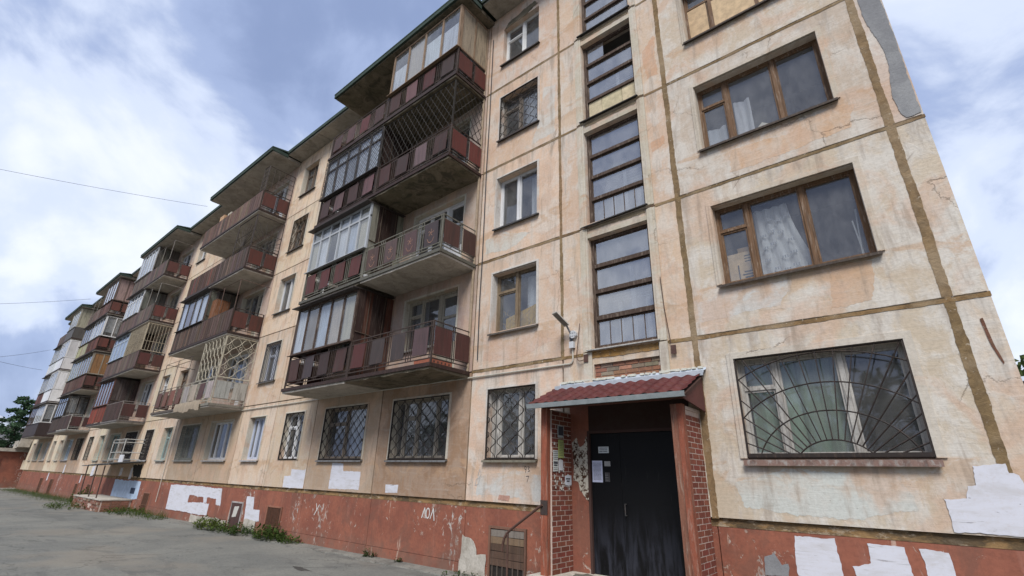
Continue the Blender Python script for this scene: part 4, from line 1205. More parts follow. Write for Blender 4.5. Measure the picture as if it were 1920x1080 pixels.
# stack E
balcony(4, 'R', 1, front='solid', cols=((0.035, 0.024, 0.024),), glaze=dict(n=4, col=WHT, mat=PVC, backs=[GB, None], side='glass'))
balcony(4, 'L', 1, front='solid', cols=((0.04, 0.025, 0.025),), glaze=dict(n=4, col=(0.10, 0.06, 0.05), backs=[None], sidecol=DKBR))
for n in (2, 3):
    balcony(4, 'R', n, front='white', cols=(WHT,), glaze=dict(n=4, col=WHT, mat=PVC, backs=[GB, WH], side='white', sidecol=(0.66, 0.66, 0.66), roof=False))
    balcony(4, 'L', n, front='white' if n == 3 else 'slats', cols=((0.6, 0.6, 0.58) if n == 3 else (0.12, 0.05, 0.045),), glaze=dict(n=4, col=(0.5, 0.48, 0.42), backs=[(0.4, 0.38, 0.33)], sidecol=(0.3, 0.26, 0.22)))
balcony(4, 'R', 4, front='solid', cols=((0.085, 0.08, 0.075),), glaze=dict(n=4, col=(0.40, 0.38, 0.30), backs=[WH, None], side='ply', sidecol=(0.40, 0.37, 0.28), roof=False))
balcony(4, 'L', 4, front='slats', cols=((0.12, 0.09, 0.08),))

# things standing on the balconies
ob = empty("flower_box", (-7.98, -1.05, FH)); tag(ob, "low terracotta block trough on the corner of the second floor balcony by the open door", "flower box")
m = MB(); z = FH+.005
m.box(-7.76, -7.735, -1.16, -.55, z, z+.10); m.box(-8.30, -7.765, -1.17, -1.145, z, z+.10); m.box(-8.30, -7.765, -1.144, -.56, z, z+.03)
obj("trough_wall", m, BRICKM, ob, (0.30, 0.10, 0.06))
for i in range(5): sbox("trough_hole", -7.7349, -7.732, -1.10+i*.11, -1.06+i*.11, z+.03, z+.07, TINT, ob, (0.06, 0.03, 0.025))
cbn = empty("wooden_cabinet", (-23.2, -.75, FH*2)); tag(cbn, "tall brown wooden cabinet standing on an open balcony in front of grey boards", "cabinet")
z = FH*2+.005
obj("cabinet_body", MB().box(-23.05, -22.3, -1.0, -.45, z, z+1.95), WOOD, cbn, (0.22, 0.085, 0.035))
for i in range(2): sbox("cabinet_door", -22.29, -22.27, -.99+i*.27, -.735+i*.27, z+.05, z+1.9, WOOD, cbn, (0.24, 0.095, 0.04))
obj("handle", MB().bar((-22.255, -.75, z+.9), (-22.255, -.75, z+1.05), .01), STEEL, cbn, (0.3, 0.3, 0.3))
for i, (x, yv, w, h, lab) in enumerate(((-24.2, -.95, .5, 1.25, "larger tan cardboard box poking above the top floor balcony rail"), (-23.45, -.9, .4, 1.2, "pale cardboard box beside the larger box on the top balcony"))):
    c = empty("cardboard_box", (x, yv, FH*4)); tag(c, lab, "box", "cardboard boxes")
    obj("box_body", MB().box(x-w/2, x+w/2, yv-.2, yv+.2, FH*4+.003, FH*4+h), TINT, c, (0.50, 0.30, 0.17) if i == 0 else (0.46, 0.42, 0.34))
    obj("tape", MB().box(x-.03, x+.03, yv-.202, yv+.202, FH*4+.3, FH*4+h+.003), TINT, c, (0.4, 0.3, 0.18))
cup = empty("white_bowl", (-10.75, -1.1, FH*2)); tag(cup, "small white bowl on the slab edge of the third floor open balcony", "bowl")
m = MB()
prof = [(.03, 0), (.05, .01), (.085, .07), (.09, .09)]
for (r0, h0), (r1, h1) in zip(prof, prof[1:]):
    for i in range(10):
        a, b = math.tau*i/10, math.tau*(i+1)/10
        f = lambda r, t, h: (-10.75+r*math.cos(t), -1.13+r*math.sin(t), FH*2+.003+h)
        m.quad(f(r0, a, h0), f(r0, b, h0), f(r1, b, h1), f(r1, a, h1))
obj("bowl_wall", m, PVC, cup, (0.6, 0.6, 0.58))
# painted ornaments on the third floor front panels
def ribbon(pts, w, to3, m):
    for a, b in zip(pts, pts[1:]):
        d = Vector((b[0]-a[0], b[1]-a[1])); 
        if d.length < 1e-5: continue
        nrm = Vector((-d.y, d.x)).normalized()*w/2; e = d.normalized()*w*.3
        q = [(a[0]-e.x-nrm.x, a[1]-e.y-nrm.y), (b[0]+e.x-nrm.x, b[1]+e.y-nrm.y), (b[0]+e.x+nrm.x, b[1]+e.y+nrm.y), (a[0]-e.x+nrm.x, a[1]-e.y+nrm.y)]
        m.quad(*[to3(u, v, len(m.f)*0.00004) for u, v in q])
m = MB(); zb = FH*2; xl = STK[0]-3.275; pit = (3.175)/4
for i in range(4):
    cx = xl+pit*(i+.5); yv = -D+.035-.026
    f3 = lambda u, v, e: (cx+u, yv-e, zb+.5+v)
    for k in range(5):
        a = k*1.256; ribbon([(0, .05), (.07*math.cos(a), .05+.07*math.sin(a)), (.10*math.cos(a+.3), .05+.10*math.sin(a+.3))], .012, f3, m)
    ribbon([(-.12, -.1), (-.06, -.2), (0, -.22), (.06, -.2), (.12, -.1)], .012, f3, m)
obj("panel_ornament", m, TINT, B, (0.40, 0.22, 0.15))

# ------------------------------------------------------------------ roof and eaves
m = MB(); m.box(XEND-.3, 1.3, -.60, 12.5, 13.90, 14.0)
obj("roof", m, ROOFE, B)
segs = [(-7.45, 1.25)] + [(STK[k+1]+.12, STK[k]-6.72) for k in range(4)] + [(XEND-.25, STK[4]-6.72)]
for a, b in segs:
    nn = max(1, round((b-a)/2.9)); w = (b-a)/nn
    for i in range(nn):
        sbox("eave_slab", a+w*i+.012, a+w*(i+1)-.012, -.62, .25, 13.735, 13.86, SOFFIT, B)
    obj("roof_edge", MB().box(a, b, -.68, -.625, 13.79, 13.95), ROOFE, B)
for k in range(5):
    s = STK[k]; a, b = s-6.72, s+.12
    for i in range(2):
        w = (b-a)/2
        sbox("canopy_slab", a+w*i+.008, a+w*(i+1)-.008, -1.29, -.004, 13.56, 13.69, SLABD if k == 0 else SOFFIT, B)
    e = MB(); e.box(a-.03, b+.03, -1.36, -1.292, 13.60, 13.78); e.box(a-.03, a-.005, -1.29, -.63, 13.61, 13.76); e.box(b+.005, b+.03, -1.29, -.63, 13.61, 13.76)
    e.hexa([(a-.04, -1.37, 13.74), (b+.04, -1.37, 13.74), (b+.04, -.55, 13.86), (a-.04, -.55, 13.86), (a-.04, -1.37, 13.79), (b+.04, -1.37, 13.79), (b+.04, -.55, 13.94), (a-.04, -.55, 13.94)])
    obj("canopy_edge", e, ROOFE, B)

# ------------------------------------------------------------------ whitewash, cement and writing on the walls
WP = lambda pts, y, nm="whitewash_patch", mat=WHITE, st=.06, am=.014: patch(nm, pts, y, mat, B, None, st*.5, am, .0012)
WP([(0.38, 0.74), (0.66, 0.76), (0.66, 0.66), (0.73, 0.64), (0.75, 0.55), (1.0, 0.50), (1.0, 0.035), (0.06, 0.035), (0.05, 0.38), (0.25, 0.39), (0.29, 0.52), (0.36, 0.53)], -0.009)
WP([(-1.57, -0.135), (-1.12, -0.13), (-1.10, -0.54), (-1.15, -.62), (-1.6, -.60), (-1.60, -0.4)], .036)
WP([(-0.79, -0.16), (-0.43, -0.165), (-0.42, -.48), (-0.5, -.75), (-0.95, -0.70), (-0.99, -0.42), (-0.79, -0.37)], .036)
WP([(-0.30, -0.17), (-0.04, -0.185), (-0.03, -.7), (-.26, -.7)], .036)
WP([(-12.88, 0.73), (-12.32, 0.73), (-12.27, 0.53), (-11.48, 0.52), (-11.46, 0.08), (-12.87, 0.07)], -.001)
WP([(-10.36, 0.245), (-9.87, 0.25), (-9.88, 0.07), (-10.34, 0.06)], -.001, st=.1, am=.004)
WP([(-15.08, 0.55), (-14.65, 0.53), (-14.23, 0.55), (-14.23, 0.03), (-15.43, 0.03), (-15.46, 0.35), (-15.07, 0.36)], -.001)
WP([(-25.2, -0.17), (-22.9, -.14), (-19.9, -0.16), (-19.75, -0.70), (-20.16, -0.7), (-20.22, -0.52), (-21.05, -0.5), (-21.02, -0.68), (-21.30, -0.68), (-21.41, -0.50), (-22.85, -0.48), (-22.86, -0.74), (-20.75, -0.69), (-20.75, -1.1), (-22.03, -1.1), (-24.15, -1.1), (-25.1, -1.1)], .036, st=.12, am=.02)
WP([(-17.79, -0.33), (-17.25, -0.33), (-17.15, -0.68), (-16.70, -0.68), (-16.62, -1.0), (-17.66, -1.03)], .036)
WP([(-33.8, -.15), (-29.3, -.15), (-29.25, -.93), (-33.8, -1.0)], .036, mat=m_simple("pale_blue_paint", (0.42, 0.52, 0.66), .8, .4, 3), st=.2, am=.03)
obj("basement_opening", MB().box(-30.6, -29.9, .030, .034, -.72, -.46), TINT, B, (0.03, 0.05, 0.10))
WP([(0.80, 13.7), (1.008, 13.7), (1.008, 5.47), (0.84, 5.46), (.79, 5.56), (0.77, 5.9), (0.80, 6.2), (.845, 6.45), (.83, 6.9), (0.775, 7.2), (.74, 7.6), (.76, 8.2), (.80, 9.5)], -.009, "cement_patch", CEMENT, .06, .010)
for (x, zc, w, h) in ((-41.5, -.3, .12, .25), (-38.9, .2, .35, .3), (-33.0, .25, .25, .22), (-31.2, .2, .2, .3), (-52, -.35, .2, .3), (-47, .25, .2, .3)):
    WP([(x-w, zc-h), (x+w, zc-h*.8), (x+w*.8, zc+h), (x-w*.9, zc+h*.8)], .036 if zc < 0 else -.001, st=.08, am=.02)
# near-black patch on the wall under the far porch roof
WP([(-30.6, .03), (-29.6, .03), (-29.7, .6), (-31.2, .62), (-31.0, .3)], -.001, "dark_wall_patch", m_simple("near_black", (0.022, 0.02, 0.018), .95, .3, 4), .1, .05)
def strokes(name, lines, w, ox, oz, sc, y, mat, parent=B, color=None):
    m = MB()
    for l in lines: ribbon([(ox+u*sc, oz+v*sc) for u, v in l], w, lambda a, b, e: (a, y-e, b), m)
    return obj(name, m, mat, parent, color)
circ = [(.5+.28*math.cos(t*math.tau/12), .5+.5*math.sin(t*math.tau/12)) for t in range(13)]
sh = lambda l, d: [(u+d, v) for u, v in l]
LAM = [(0, 0), (.42, 1), (.62, 0)]
strokes("graffiti_text", [LAM, sh(circ, .48), sh([(0, 0), (.42, 1), (.66, -.15)], 1.42)], .024, -8.98, -.40, .20, .034, PAINTW)
strokes("graffiti_text", [[(0, 0), (.75, 1)], [(.15, 1.1), (.4, .45)]], .028, -13.45, -.62, .26, .034, PAINTW)
strokes("graffiti_text", [[(.3, .6), (.1, .7), (.05, .9), (.2, 1), (.32, .85), (.3, .6), (.2, .3)], [(.55, .95), (.75, .9), (.6, .7), (.8, .5), (.55, .4)], [(.3, -.1), (.7, -.05), (.45, -.7)]], .009, -6.08, .52, .17, -.0045, INK)
strokes("graffiti_text", [[(0, 0), (.1, .4), (.4, .5), (.3, .1), (.05, .05)], [(.2, .6), (.35, 1), (.5, .7), (.35, .5)]], .014, -7.36, .30, .32, -.0045, m_simple("pale_scrawl", (0.40, 0.38, 0.36), .9, .2))
WP([(-6.72, .06), (-6.45, .05), (-6.42, .14), (-6.7, .15)], -.004, "paint_smear", TINT, .04, .012).color = (0.45, 0.26, 0.20, 1)
# long rust dribble near the corner
WP([(.855, 2.40), (.885, 2.41), (.90, 2.1), (.935, 1.86), (.92, 1.84), (.875, 2.06)], -.006, "rust_dribble", SEAL, .05, .004).color = (0.16, 0.075, 0.05, 1)

# ------------------------------------------------------------------ plinth openings
def hatch(x0, x1, z0, z1, kind, fr=(0.30, 0.13, 0.08)):
    m = MB(); t = .045
    m.box(x0-t, x0, .005, .06, z0, z1); m.box(x1, x1+t, .005, .06, z0, z1); m.box(x0-t, x1+t, .004, .06, z1, z1+t)
    o = obj("basement_hatch", m, PAINTED, B, fr)
    if kind == 'bars':
        sbox("dark_opening", x0, x1, .028, .034, z0, z1, TINT, o, (0.02, 0.015, 0.012))
        n = int((x1-x0)/.07)
        for i in range(n): sbox("bar", x0+(i+.5)*(x1-x0)/n-.014, x0+(i+.5)*(x1-x0)/n+.014, .008, .022, z0+.01, z1-.01, STEEL, o, (0.13, 0.055, 0.03))
        sbox("cross_bar", x0, x1, .003, .010, z0+(z1-z0)*.33, z0+(z1-z0)*.33+.03, STEEL, o, (0.15, 0.07, 0.04))
    elif kind == 'door':
        sbox("hatch_door", x0+.01, x1-.01, .015, .033, z0, z1-.01, PAINTED, o, (0.075, 0.035, 0.03))
        obj("torn_paper", MB().poly_prism(ragged([(x0+.2, z1-.45), (x0+.5, z1-.4), (x1-.2, z1-.1), (x0+.25, z1-.12)], .05, .02), .008, .013), PAPER, o, (0.5, 0.48, 0.44), fixn=True)
    elif kind == 'plank':
        sbox("dark_opening", x0, x1, .030, .036, z0, z1, TINT, o, (0.015, 0.013, 0.012))
        zc = z0+.22; n = 5; h = (z1-.01-zc)/n
        for i in range(n): sbox("plank", x0+.012, x1-.012, .012, .029, zc+i*h+.004, zc+(i+1)*h-.004, BOARD, o, jit(random.choice([(0.15, 0.10, 0.06), (0.19, 0.13, 0.08), (0.20, 0.18, 0.15), (0.10, 0.06, 0.04)]), .15), (random.uniform(-.02, .02), random.uniform(-.02, .02), 0))
        for i in range(7): sbox("bar", x0+.06+i*.125, x0+.085+i*.125, .010, .024, z0, zc, STEEL, o, (0.10, 0.08, 0.065))
    return o
hatch(-6.9, -6.06, -1.30, -.45, 'plank', (0.20, 0.10, 0.065))
hatch(-16.15, -15.3, -1.34, -.56, 'bars')
hatch(-18.75, -17.95, -1.33, -.56, 'door', (0.42, 0.38, 0.36))
hatch(-28.35, -27.55, -1.36, -.62, 'bars')
hatch(-39.2, -38.4, -1.4, -.55, 'bars'); hatch(-42.3, -41.6, -1.45, -.6, 'bars'); hatch(-50.5, -49.4, -1.5, -.5, 'bars'); hatch(-54.5, -53.4, -1.5, -.5, 'bars')
patch("bare_concrete", [(-22.2, -1.13), (-18.95, -1.13), (-18.95, -1.7), (-22.2, -1.7)], .018, SLAB, B, None, .15, .03)
patch("bare_concrete", [(-17.6, -1.0), (-16.8, -1.0), (-16.75, -1.7), (-17.7, -1.7)], .016, SLAB, B, None, .12, .03)
patch("bare_concrete", [(-7.66, -.62), (-7.35, -.72), (-7.25, -.95), (-7.02, -.92), (-7.0, -1.3), (-7.1, -1.6), (-7.72, -1.6)], .018, SLAB, B, None, .08, .035)
patch("bare_concrete", [(-1.98, -.42), (-1.85, -.36), (-1.78, -.5), (-1.7, -.48), (-1.72, -.62), (-2.0, -.64)], .034, CEMENT, B, None, .04, .015)

# repairs in the plaster, each a thin skim of another tone
for pts, cc in (([(-1.6, 5.55), (.2, 5.62), (.32, 6.0), (.1, 6.12), (-.4, 6.05), (-.6, 5.9), (-1.5, 6.0)], (0.50, 0.33, 0.21, .45)),
                ([(-2.4, 2.95), (-1.2, 3.0), (-1.0, 3.35), (-1.7, 3.42), (-2.45, 3.3)], (0.50, 0.49, 0.46, .3)),
                ([(-.6, 2.8), (-.1, 2.85), (.0, 3.4), (-.5, 3.45)], (0.48, 0.33, 0.22, .3)),
                ([(-2.1, .15), (-1.0, .1), (-.2, .25), (-.3, .6), (-1.4, .7), (-2.2, .5)], (0.50, 0.51, 0.47, .35)),
                ([(-7.3, 2.9), (-6.2, 2.85), (-5.4, 3.1), (-5.5, 3.35), (-6.6, 3.3), (-7.3, 3.4)], (0.52, 0.36, 0.27, .4)),
                ([(-7.4, 5.6), (-6.6, 5.55), (-6.0, 5.8), (-6.8, 6.05), (-7.4, 6.0)], (0.53, 0.50, 0.44, .5)),
                ([(-6.0, 8.3), (-5.3, 8.35), (-5.25, 9.8), (-5.6, 9.9), (-5.75, 9.0)], (0.52, 0.49, 0.44, .5)),
                ([(-7.3, .12), (-5.5, .1), (-5.5, .5), (-6.3, .62), (-7.3, .5)], (0.50, 0.49, 0.46, .3)),
                ([(-2.9, 8.5), (-2.65, 8.5), (-2.66, 9.6), (-2.95, 9.3)], (0.52, 0.33, 0.22, .3)),
                ([(-2.95, 6.6), (-2.65, 6.7), (-2.68, 6.9), (-2.95, 6.85)], (0.50, 0.31, 0.20, .3))):
    patch("plaster_patch", pts, -.0005, PL, B, cc, .03, .03, .001)
# ------------------------------------------------------------------ entrance porch
P = empty("entrance_porch", (-3.85, -.4, -1.3))
tag(P, "brick sided entrance porch with red metal tile roof and black steel door", "porch")
PF = -.95        # porch floor
def brick_wall(xa, xb, face, y0, y1, z0, z1, seed):
    r = random.Random(seed)
    w = empty("brick_wall", ((xa+xb)/2, (y0+y1)/2, z0)); w.parent = P; w.location = LOC[w]-LOC[P]
    obj("mortar_bed", MB().box(xa, xb, y0, y1, z0, z1), MORTAR, w)
    n = int((z1-z0)/.0775)
    for i in range(n):
        z = z0+.006+i*.0775; yy = y0 - (.13 if i % 2 else 0.0) + r.uniform(-.02, .02)
        while yy < y1:
            a, b = max(yy, y0+.004), min(yy+.25, y1-.004)
            if b-a > .035:
                c = jit(r.choice([(0.20, 0.062, 0.040), (0.17, 0.052, 0.036), (0.225, 0.078, 0.048), (0.185, 0.05, 0.035)]), .14)
                d = r.uniform(.002, .004)
                if face > 0: sbox("brick", xb-.06, round(xb+d, 3), round(a, 2)+.005, round(b, 2)-.005, z, z+.065, BRICKM, w, c)
                else: sbox("brick", xa-d, xa+.06, round(a, 2)+.005, round(b, 2)-.005, z, z+.065, BRICKM, w, c)
            yy += .26
    return w
brick_wall(-5.12, -4.985, 1, -.64, -.02, PF, 1.62, 1)
brick_wall(-2.76, -2.615, 1, -.62, -.02, -1.3, 1.48, 2)
obj("wall_cap", MB().box(-2.77, -2.60, -.62, -.02, 1.481, 1.53), MORTAR, P)
# timber posts with flaking red paint
POSTC = (0.27, 0.078, 0.042)
obj("porch_post", MB().box(-5.14, -5.01, -.74, -.645, PF, 1.63), WOOD, P, POSTC)
obj("porch_post", MB().box(-2.79, -2.695, -.72, -.625, -1.3, 1.55), WOOD, P, (0.25, 0.10, 0.06))
obj("porch_post", MB().box(-2.692, -2.605, -.735, -.625, -1.3, 1.55), WOOD, P, POSTC)
obj("hinge_plate", MB().box(-5.145, -5.005, -.746, -.735, -.08, .14), STEEL, P, (0.05, 0.035, 0.03))
obj("lintel_beam", MB().box(-5.14, -2.60, -.74, -.60, 1.635, 1.70), TINT, P, (0.12, 0.045, 0.03))
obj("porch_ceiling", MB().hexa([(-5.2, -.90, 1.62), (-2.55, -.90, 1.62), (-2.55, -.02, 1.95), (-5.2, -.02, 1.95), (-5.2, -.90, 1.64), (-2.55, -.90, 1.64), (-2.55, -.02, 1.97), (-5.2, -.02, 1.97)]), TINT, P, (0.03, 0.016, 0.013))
obj("porch_floor", MB().box(-5.3, -2.6, -.85, .04, -1.35, PF), SLAB, P)
obj("porch_ramp", MB().hexa([(-5.75, -.85, -1.35), (-5.3, -.85, -1.35), (-5.3, -.1, -1.35), (-5.75, -.1, -1.35), (-5.75, -.85, -1.12), (-5.305, -.85, -.96), (-5.305, -.1, -.96), (-5.75, -.1, -1.12)]), SLAB, P)
obj("porch_back_wall", MB().box(-5.0, -4.605, -.022, -.004, PF, 1.9).box(-2.995, -2.77, -.022, -.004, PF, 1.25), PLINTH, P)
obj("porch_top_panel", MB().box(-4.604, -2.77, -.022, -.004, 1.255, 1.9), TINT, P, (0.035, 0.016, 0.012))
patch("peeling_whitewash", [(-4.97, 1.10), (-4.86, 1.18), (-4.80, 1.02), (-4.72, 1.05), (-4.68, 1.2), (-4.62, 1.2), (-4.62, .12), (-4.68, .16), (-4.74, .22), (-4.82, .3), (-4.84, .42), (-4.95, .46), (-4.93, .7)], -.024, m_flaky(), P, None, .025, .014, .003)
# black door, two leaves
dr = empty("entrance_door", (-3.8, .1, PF)); dr.parent = P; dr.location = LOC[dr]-LOC[P]
obj("door_leaf", MB().box(-4.595, -4.03, .02, .06, PF+.01, 1.245), DOOR, dr)
obj("door_leaf", MB().box(-4.022, -3.005, .012, .06, PF+.01, 1.245), DOOR, dr)
obj("door_frame", MB().box(-4.64, -4.597, -.03, .05, PF, 1.29).box(-3.003, -2.96, -.03, .05, PF, 1.29).box(-4.597, -3.003, -.03, .05, 1.247, 1.29), TINT, dr, (0.06, 0.03, 0.025))
obj("lock_plate", MB().box(-4.33, -4.24, .012, .0199, .45, .60), STEEL, dr, (0.09, 0.09, 0.095))
obj("intercom", MB().box(-4.33, -4.22, .006, .0199, .70, .78), PVC, dr, (0.42, 0.42, 0.40))
for i in range(6): sbox("lock_button", -4.315+.03*(i % 2), -4.300+.03*(i % 2), .004, .012, .47+.04*(i//2), .482+.04*(i//2), STEEL, dr, (0.35, 0.35, 0.35))
obj("door_handle", MB().path([(-3.96, .01, -.05), (-3.96, -.04, -.05), (-3.96, -.04, .12), (-3.96, .01, .12)], .009, 6), STEEL, dr, (0.06, 0.06, 0.06))
# roof sheet of pressed tiles
def zr_(y): return 1.66 + (y+.97)/(.97-.02)*(2.10-1.66)
m = MB(); nx = 132; rows = 5; ys = []
for r in range(rows):
    for q in (0, .35, .7, .97): ys.append((-.97 + (.95/rows)*(r+q), r, q))
ys.append((-.02, rows, 0))
xa, xb = -5.27, -2.47
for j, (y, r, q) in enumerate(ys):
    for i in range(nx+1):
        x = xa+(xb-xa)*i/nx
        wv = .015*math.cos((i/nx)*math.tau*14)
        m.v.append((x, y, zr_(y)+wv+.024*(1-q)+.012+.006*math.sin(i*.9+j)*0))
for j in range(len(ys)-1):
    for i in range(nx):
        a = j*(nx+1)+i; m.f.append((a, a+1, a+nx+2, a+nx+1))
obj("roof_sheet", m, ROOFRED, P, smooth=True)
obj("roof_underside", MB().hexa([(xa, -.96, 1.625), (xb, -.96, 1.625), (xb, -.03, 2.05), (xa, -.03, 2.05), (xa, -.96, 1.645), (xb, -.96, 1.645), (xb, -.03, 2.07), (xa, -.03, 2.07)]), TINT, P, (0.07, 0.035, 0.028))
obj("eaves_fascia", MB().box(xa-.01, xb+.01, -.99, -.972, 1.612, 1.69).box(xa-.01, xb+.01, -.972, -.94, 1.612, 1.622), GUT, P)
m = MB(); m.poly_prism([(0, 0), (1, 0), (1, 1)], 0, 1); m = MB()
xg = -2.52
m.v = [(xg, -.94, 1.60), (xg, -.03, 1.50), (xg, -.03, 2.05), (xg+.02, -.94, 1.60), (xg+.02, -.03, 1.50), (xg+.02, -.03, 2.05)]
m.f = [(0, 2, 1), (3, 4, 5), (0, 1, 4, 3), (1, 2, 5, 4), (2, 0, 3, 5)]
obj("gable_cheek", m, ROOFRED, P, fixn=True)
# silver strip bedded on foam along the wall
m = MB(); N = 40; r_ = random.Random(4)
for i in range(N+1):
    x = -5.22+2.80*i/N; dz = r_.uniform(-.010, .010); b = .012*math.sin(i*.8)
    m.v += [(x, -.16, 2.085+.2*.0+b*.3), (x, -.15, 2.12+b*.3), (x, -.02, 2.165+dz), (x, -.005, 2.20+dz)]
for i in range(N):
    for j in range(3): a = 4*i+j; m.f.append((a, a+4, a+5, a+1))
obj("wall_flashing", m, FLASH, P, fixn=True)
obj("flashing_strip", MB().box(-5.24, -2.43, -.165, -.150, 2.045, 2.125), ZINC, P)
m = MB()
for i in range(120):
    x = r_.uniform(-5.18, -2.48); s = r_.uniform(.012, .03)
    m.box(x-s, x+s, -.02-s*.6, -.004, 2.185+r_.uniform(-.01, .008), 2.20+s*.7)
tag(obj("foam_sealant", m, m_simple("pale_foam", (0.56, 0.54, 0.46), .95, .35, 30), P), kind="stuff")

# ---- notices
def notice(name, lab, pts_fn, w, h, col, lines, torn=False, mat=PAPER):
    e = empty(name, pts_fn(0, 0, 0)); tag(e, lab, "notice", "notices on the door" if name == "door_notice" else "notices on the porch wall")
    m = MB(); n = 6
    ol = [(0, 0), (w, 0), (w, h), (0, h)]
    ol = ragged(ol, .03 if torn else .2, .014 if torn else .0015)
    i0 = len(ol)
    m.v = [pts_fn(u, v, .004) for u, v in ol]+[pts_fn(u, v, .001) for u, v in ol]
    m.f = [tuple(range(i0)), tuple(reversed(range(i0, 2*i0)))]+[(k, i0+k, i0+(k+1) % i0, (k+1) % i0) for k in range(i0)]
    obj("sheet", m, mat, e, col, fixn=True)
    if lines:
        m = MB()
        for (u0, u1, v0, v1) in lines:
            m.quad(*[pts_fn(a*w, b*h, .0055) for a, b in ((u0, v0), (u1, v0), (u1, v1), (u0, v1))])
        tag(obj("print_lines", m, INK, e), kind="stuff")
    return e
def dfn(x, z): return lambda u, v, e: (x+u, .016-e, z+v)
def lfn(y, z): return lambda u, v, e: (-4.972+e, y+u, z+v)
def txt(n, th=.45, l=.08, r=.92, seed=0, top=.92, bot=.1):
    q = random.Random(seed); out = []; h = (top-bot)/n
    for i in range(n):
        v = top-(i+1)*h+h*.25; u = l
        while u < r-.05:
            w = q.uniform(.03, .12); out.append((u, min(u+w, r), v, v+h*th)); u += w+.025
    return out
notice("door_notice", "small white printed notice high on the black entrance door", dfn(-4.44, .915), .20, .105, (0.62, 0.66, 0.66), txt(3, .5, .1, .9, 1))
notice("door_notice", "tall lavender white printed sheet on the left edge of the black door", dfn(-4.575, .44), .20, .35, (0.58, 0.60, 0.74), txt(14, .35, .12, .88, 2))
notice("wall_notice", "yellow green handbill on the inner brick wall of the porch", lfn(-.46, .82), .17, .30, (0.38, 0.42, 0.15), txt(9, .25, .15, .85, 3))
notice("wall_notice", "white strip notice with bold dark lines nearest the left porch post", lfn(-.62, .60), .15, .34, (0.52, 0.53, 0.50), txt(5, .45, .05, .95, 4, .97, .52)+[(.08, .92, .34, .46), (.15, .85, .24, .31)]+txt(2, .4, .08, .9, 6, .2, .03))
notice("wall_notice", "dark photo flyer with white edges topmost on the inner brick wall", lfn(-.47, 1.16), .19, .21, (0.42, 0.44, 0.42), [(.08, .92, .18, .92)], True)
notice("wall_notice", "blue and white torn flyer lowest on the inner brick wall", lfn(-.25, .38), .19, .15, (0.60, 0.63, 0.68), [(.1, .8, .6, .75), (.2, .7, .35, .5)], True)
notice("wall_notice", "crumpled white leaflet hanging below the yellow green handbill", lfn(-.45, .62), .13, .16, (0.56, 0.56, 0.58), None, True)
m = MB(); q = random.Random(8)
for i in range(46):
    u, v, s = q.uniform(-.62, -.12), q.uniform(.30, .62), q.uniform(.008, .026)
    if q.random() < .25: v = q.uniform(.6, 1.3)
    m.quad((-4.970, u-s, v-s*.7), (-4.970, u+s*.8, v-s), (-4.970, u+s, v+s*.8), (-4.970, u-s*.6, v+s))
tag(obj("paper_scraps", m, PAPER, P, (0.55, 0.53, 0.48)), kind="stuff")
# a rag of lino on the porch floor
m = MB(); N = 14
for i in range(N):
    a = math.tau*i/N; r0 = .2+.06*math.sin(i*2.3); m.v.append((-4.55+r0*1.1*math.cos(a), -.34+r0*.6*math.sin(a), PF+.02+.012*math.sin(i*1.9)))
m.v.append((-4.55, -.34, PF+.035)); m.f = [(i, (i+1) % N, N) for i in range(N)]
tag(obj("door_mat", m, CLOTH, None, (0.16, 0.15, 0.12)), "crumpled grey rag mat on the porch floor before the black door", "mat")
# handrail
hr = empty("handrail", (-5.88, -.66, -1.35)); tag(hr, "rusty brown bent tube handrail leading down from the left porch post", "handrail")
obj("rail_tube", MB().path([(-5.10, -.76, .07), (-5.80, -.72, -.36), (-5.88, -.71, -.42), (-5.94, -.71, -.50), (-5.97, -.71, -.60), (-5.98, -.71, -.70)], .022, 8), STEEL, hr, (0.105, 0.050, 0.036))
obj("support_post", MB().bar((-5.86, -.71, -1.36), (-5.86, -.71, -.42), .018, 8), STEEL, hr, (0.085, 0.045, 0.034))

# ------------------------------------------------------------------ lamp, boxes, conduit, cables on the wall
lp = empty("wall_lamp", (-4.9, -.05, 3.17)); tag(lp, "grey flat street lamp on a short arm on the wall over the porch", "lamp")
obj("lamp_arm", MB().path([(-4.93, -.005, 3.12), (-4.93, -.09, 3.20), (-4.95, -.16, 3.30)], .02, 8), STEEL, lp, (0.30, 0.30, 0.30))
m = MB(); a = Vector((-4.95, -.15, 3.29)); b = Vector((-5.05, -.44, 3.50)); sd_ = Vector((.075, -.03, 0)); nn_ = Vector((.02, -.03, -.05)) * .8
m.hexa([a-sd_, a+sd_, a+sd_*1.0-nn_*.9, a-sd_-nn_*.9, b-sd_, b+sd_, b+sd_-nn_*.6, b-sd_-nn_*.6])
obj("lamp_head", m, PVC, lp, (0.44, 0.42, 0.38), fixn=True)
m = MB(); n2 = nn_*.08
m.quad(a-sd_*.75+(b-a)*.08+n2, a+sd_*.75+(b-a)*.08+n2, b+sd_*.75-(b-a)*.08+n2, b-sd_*.75-(b-a)*.08+n2)
obj("lamp_lens", m, TINT, lp, (0.20, 0.18, 0.15))
obj("bracket", MB().box(-4.97, -4.90, -.03, -.002, 3.02, 3.22), STEEL, lp, (0.12, 0.12, 0.13))
j1 = empty("junction_box", (-4.87, -.05, 3.1)); tag(j1, "round cornered white junction box right beside the wall lamp arm", "junction box", "junction boxes over the porch")
m = MB(); pts = [(-4.87+.082*math.cos(math.tau*(i+.5)/8), 3.13+.082*math.sin(math.tau*(i+.5)/8)) for i in range(8)]
m.poly_prism(pts, -.07, -.002); obj("box_body", m, PVC, j1, (0.56, 0.57, 0.58), fixn=True)
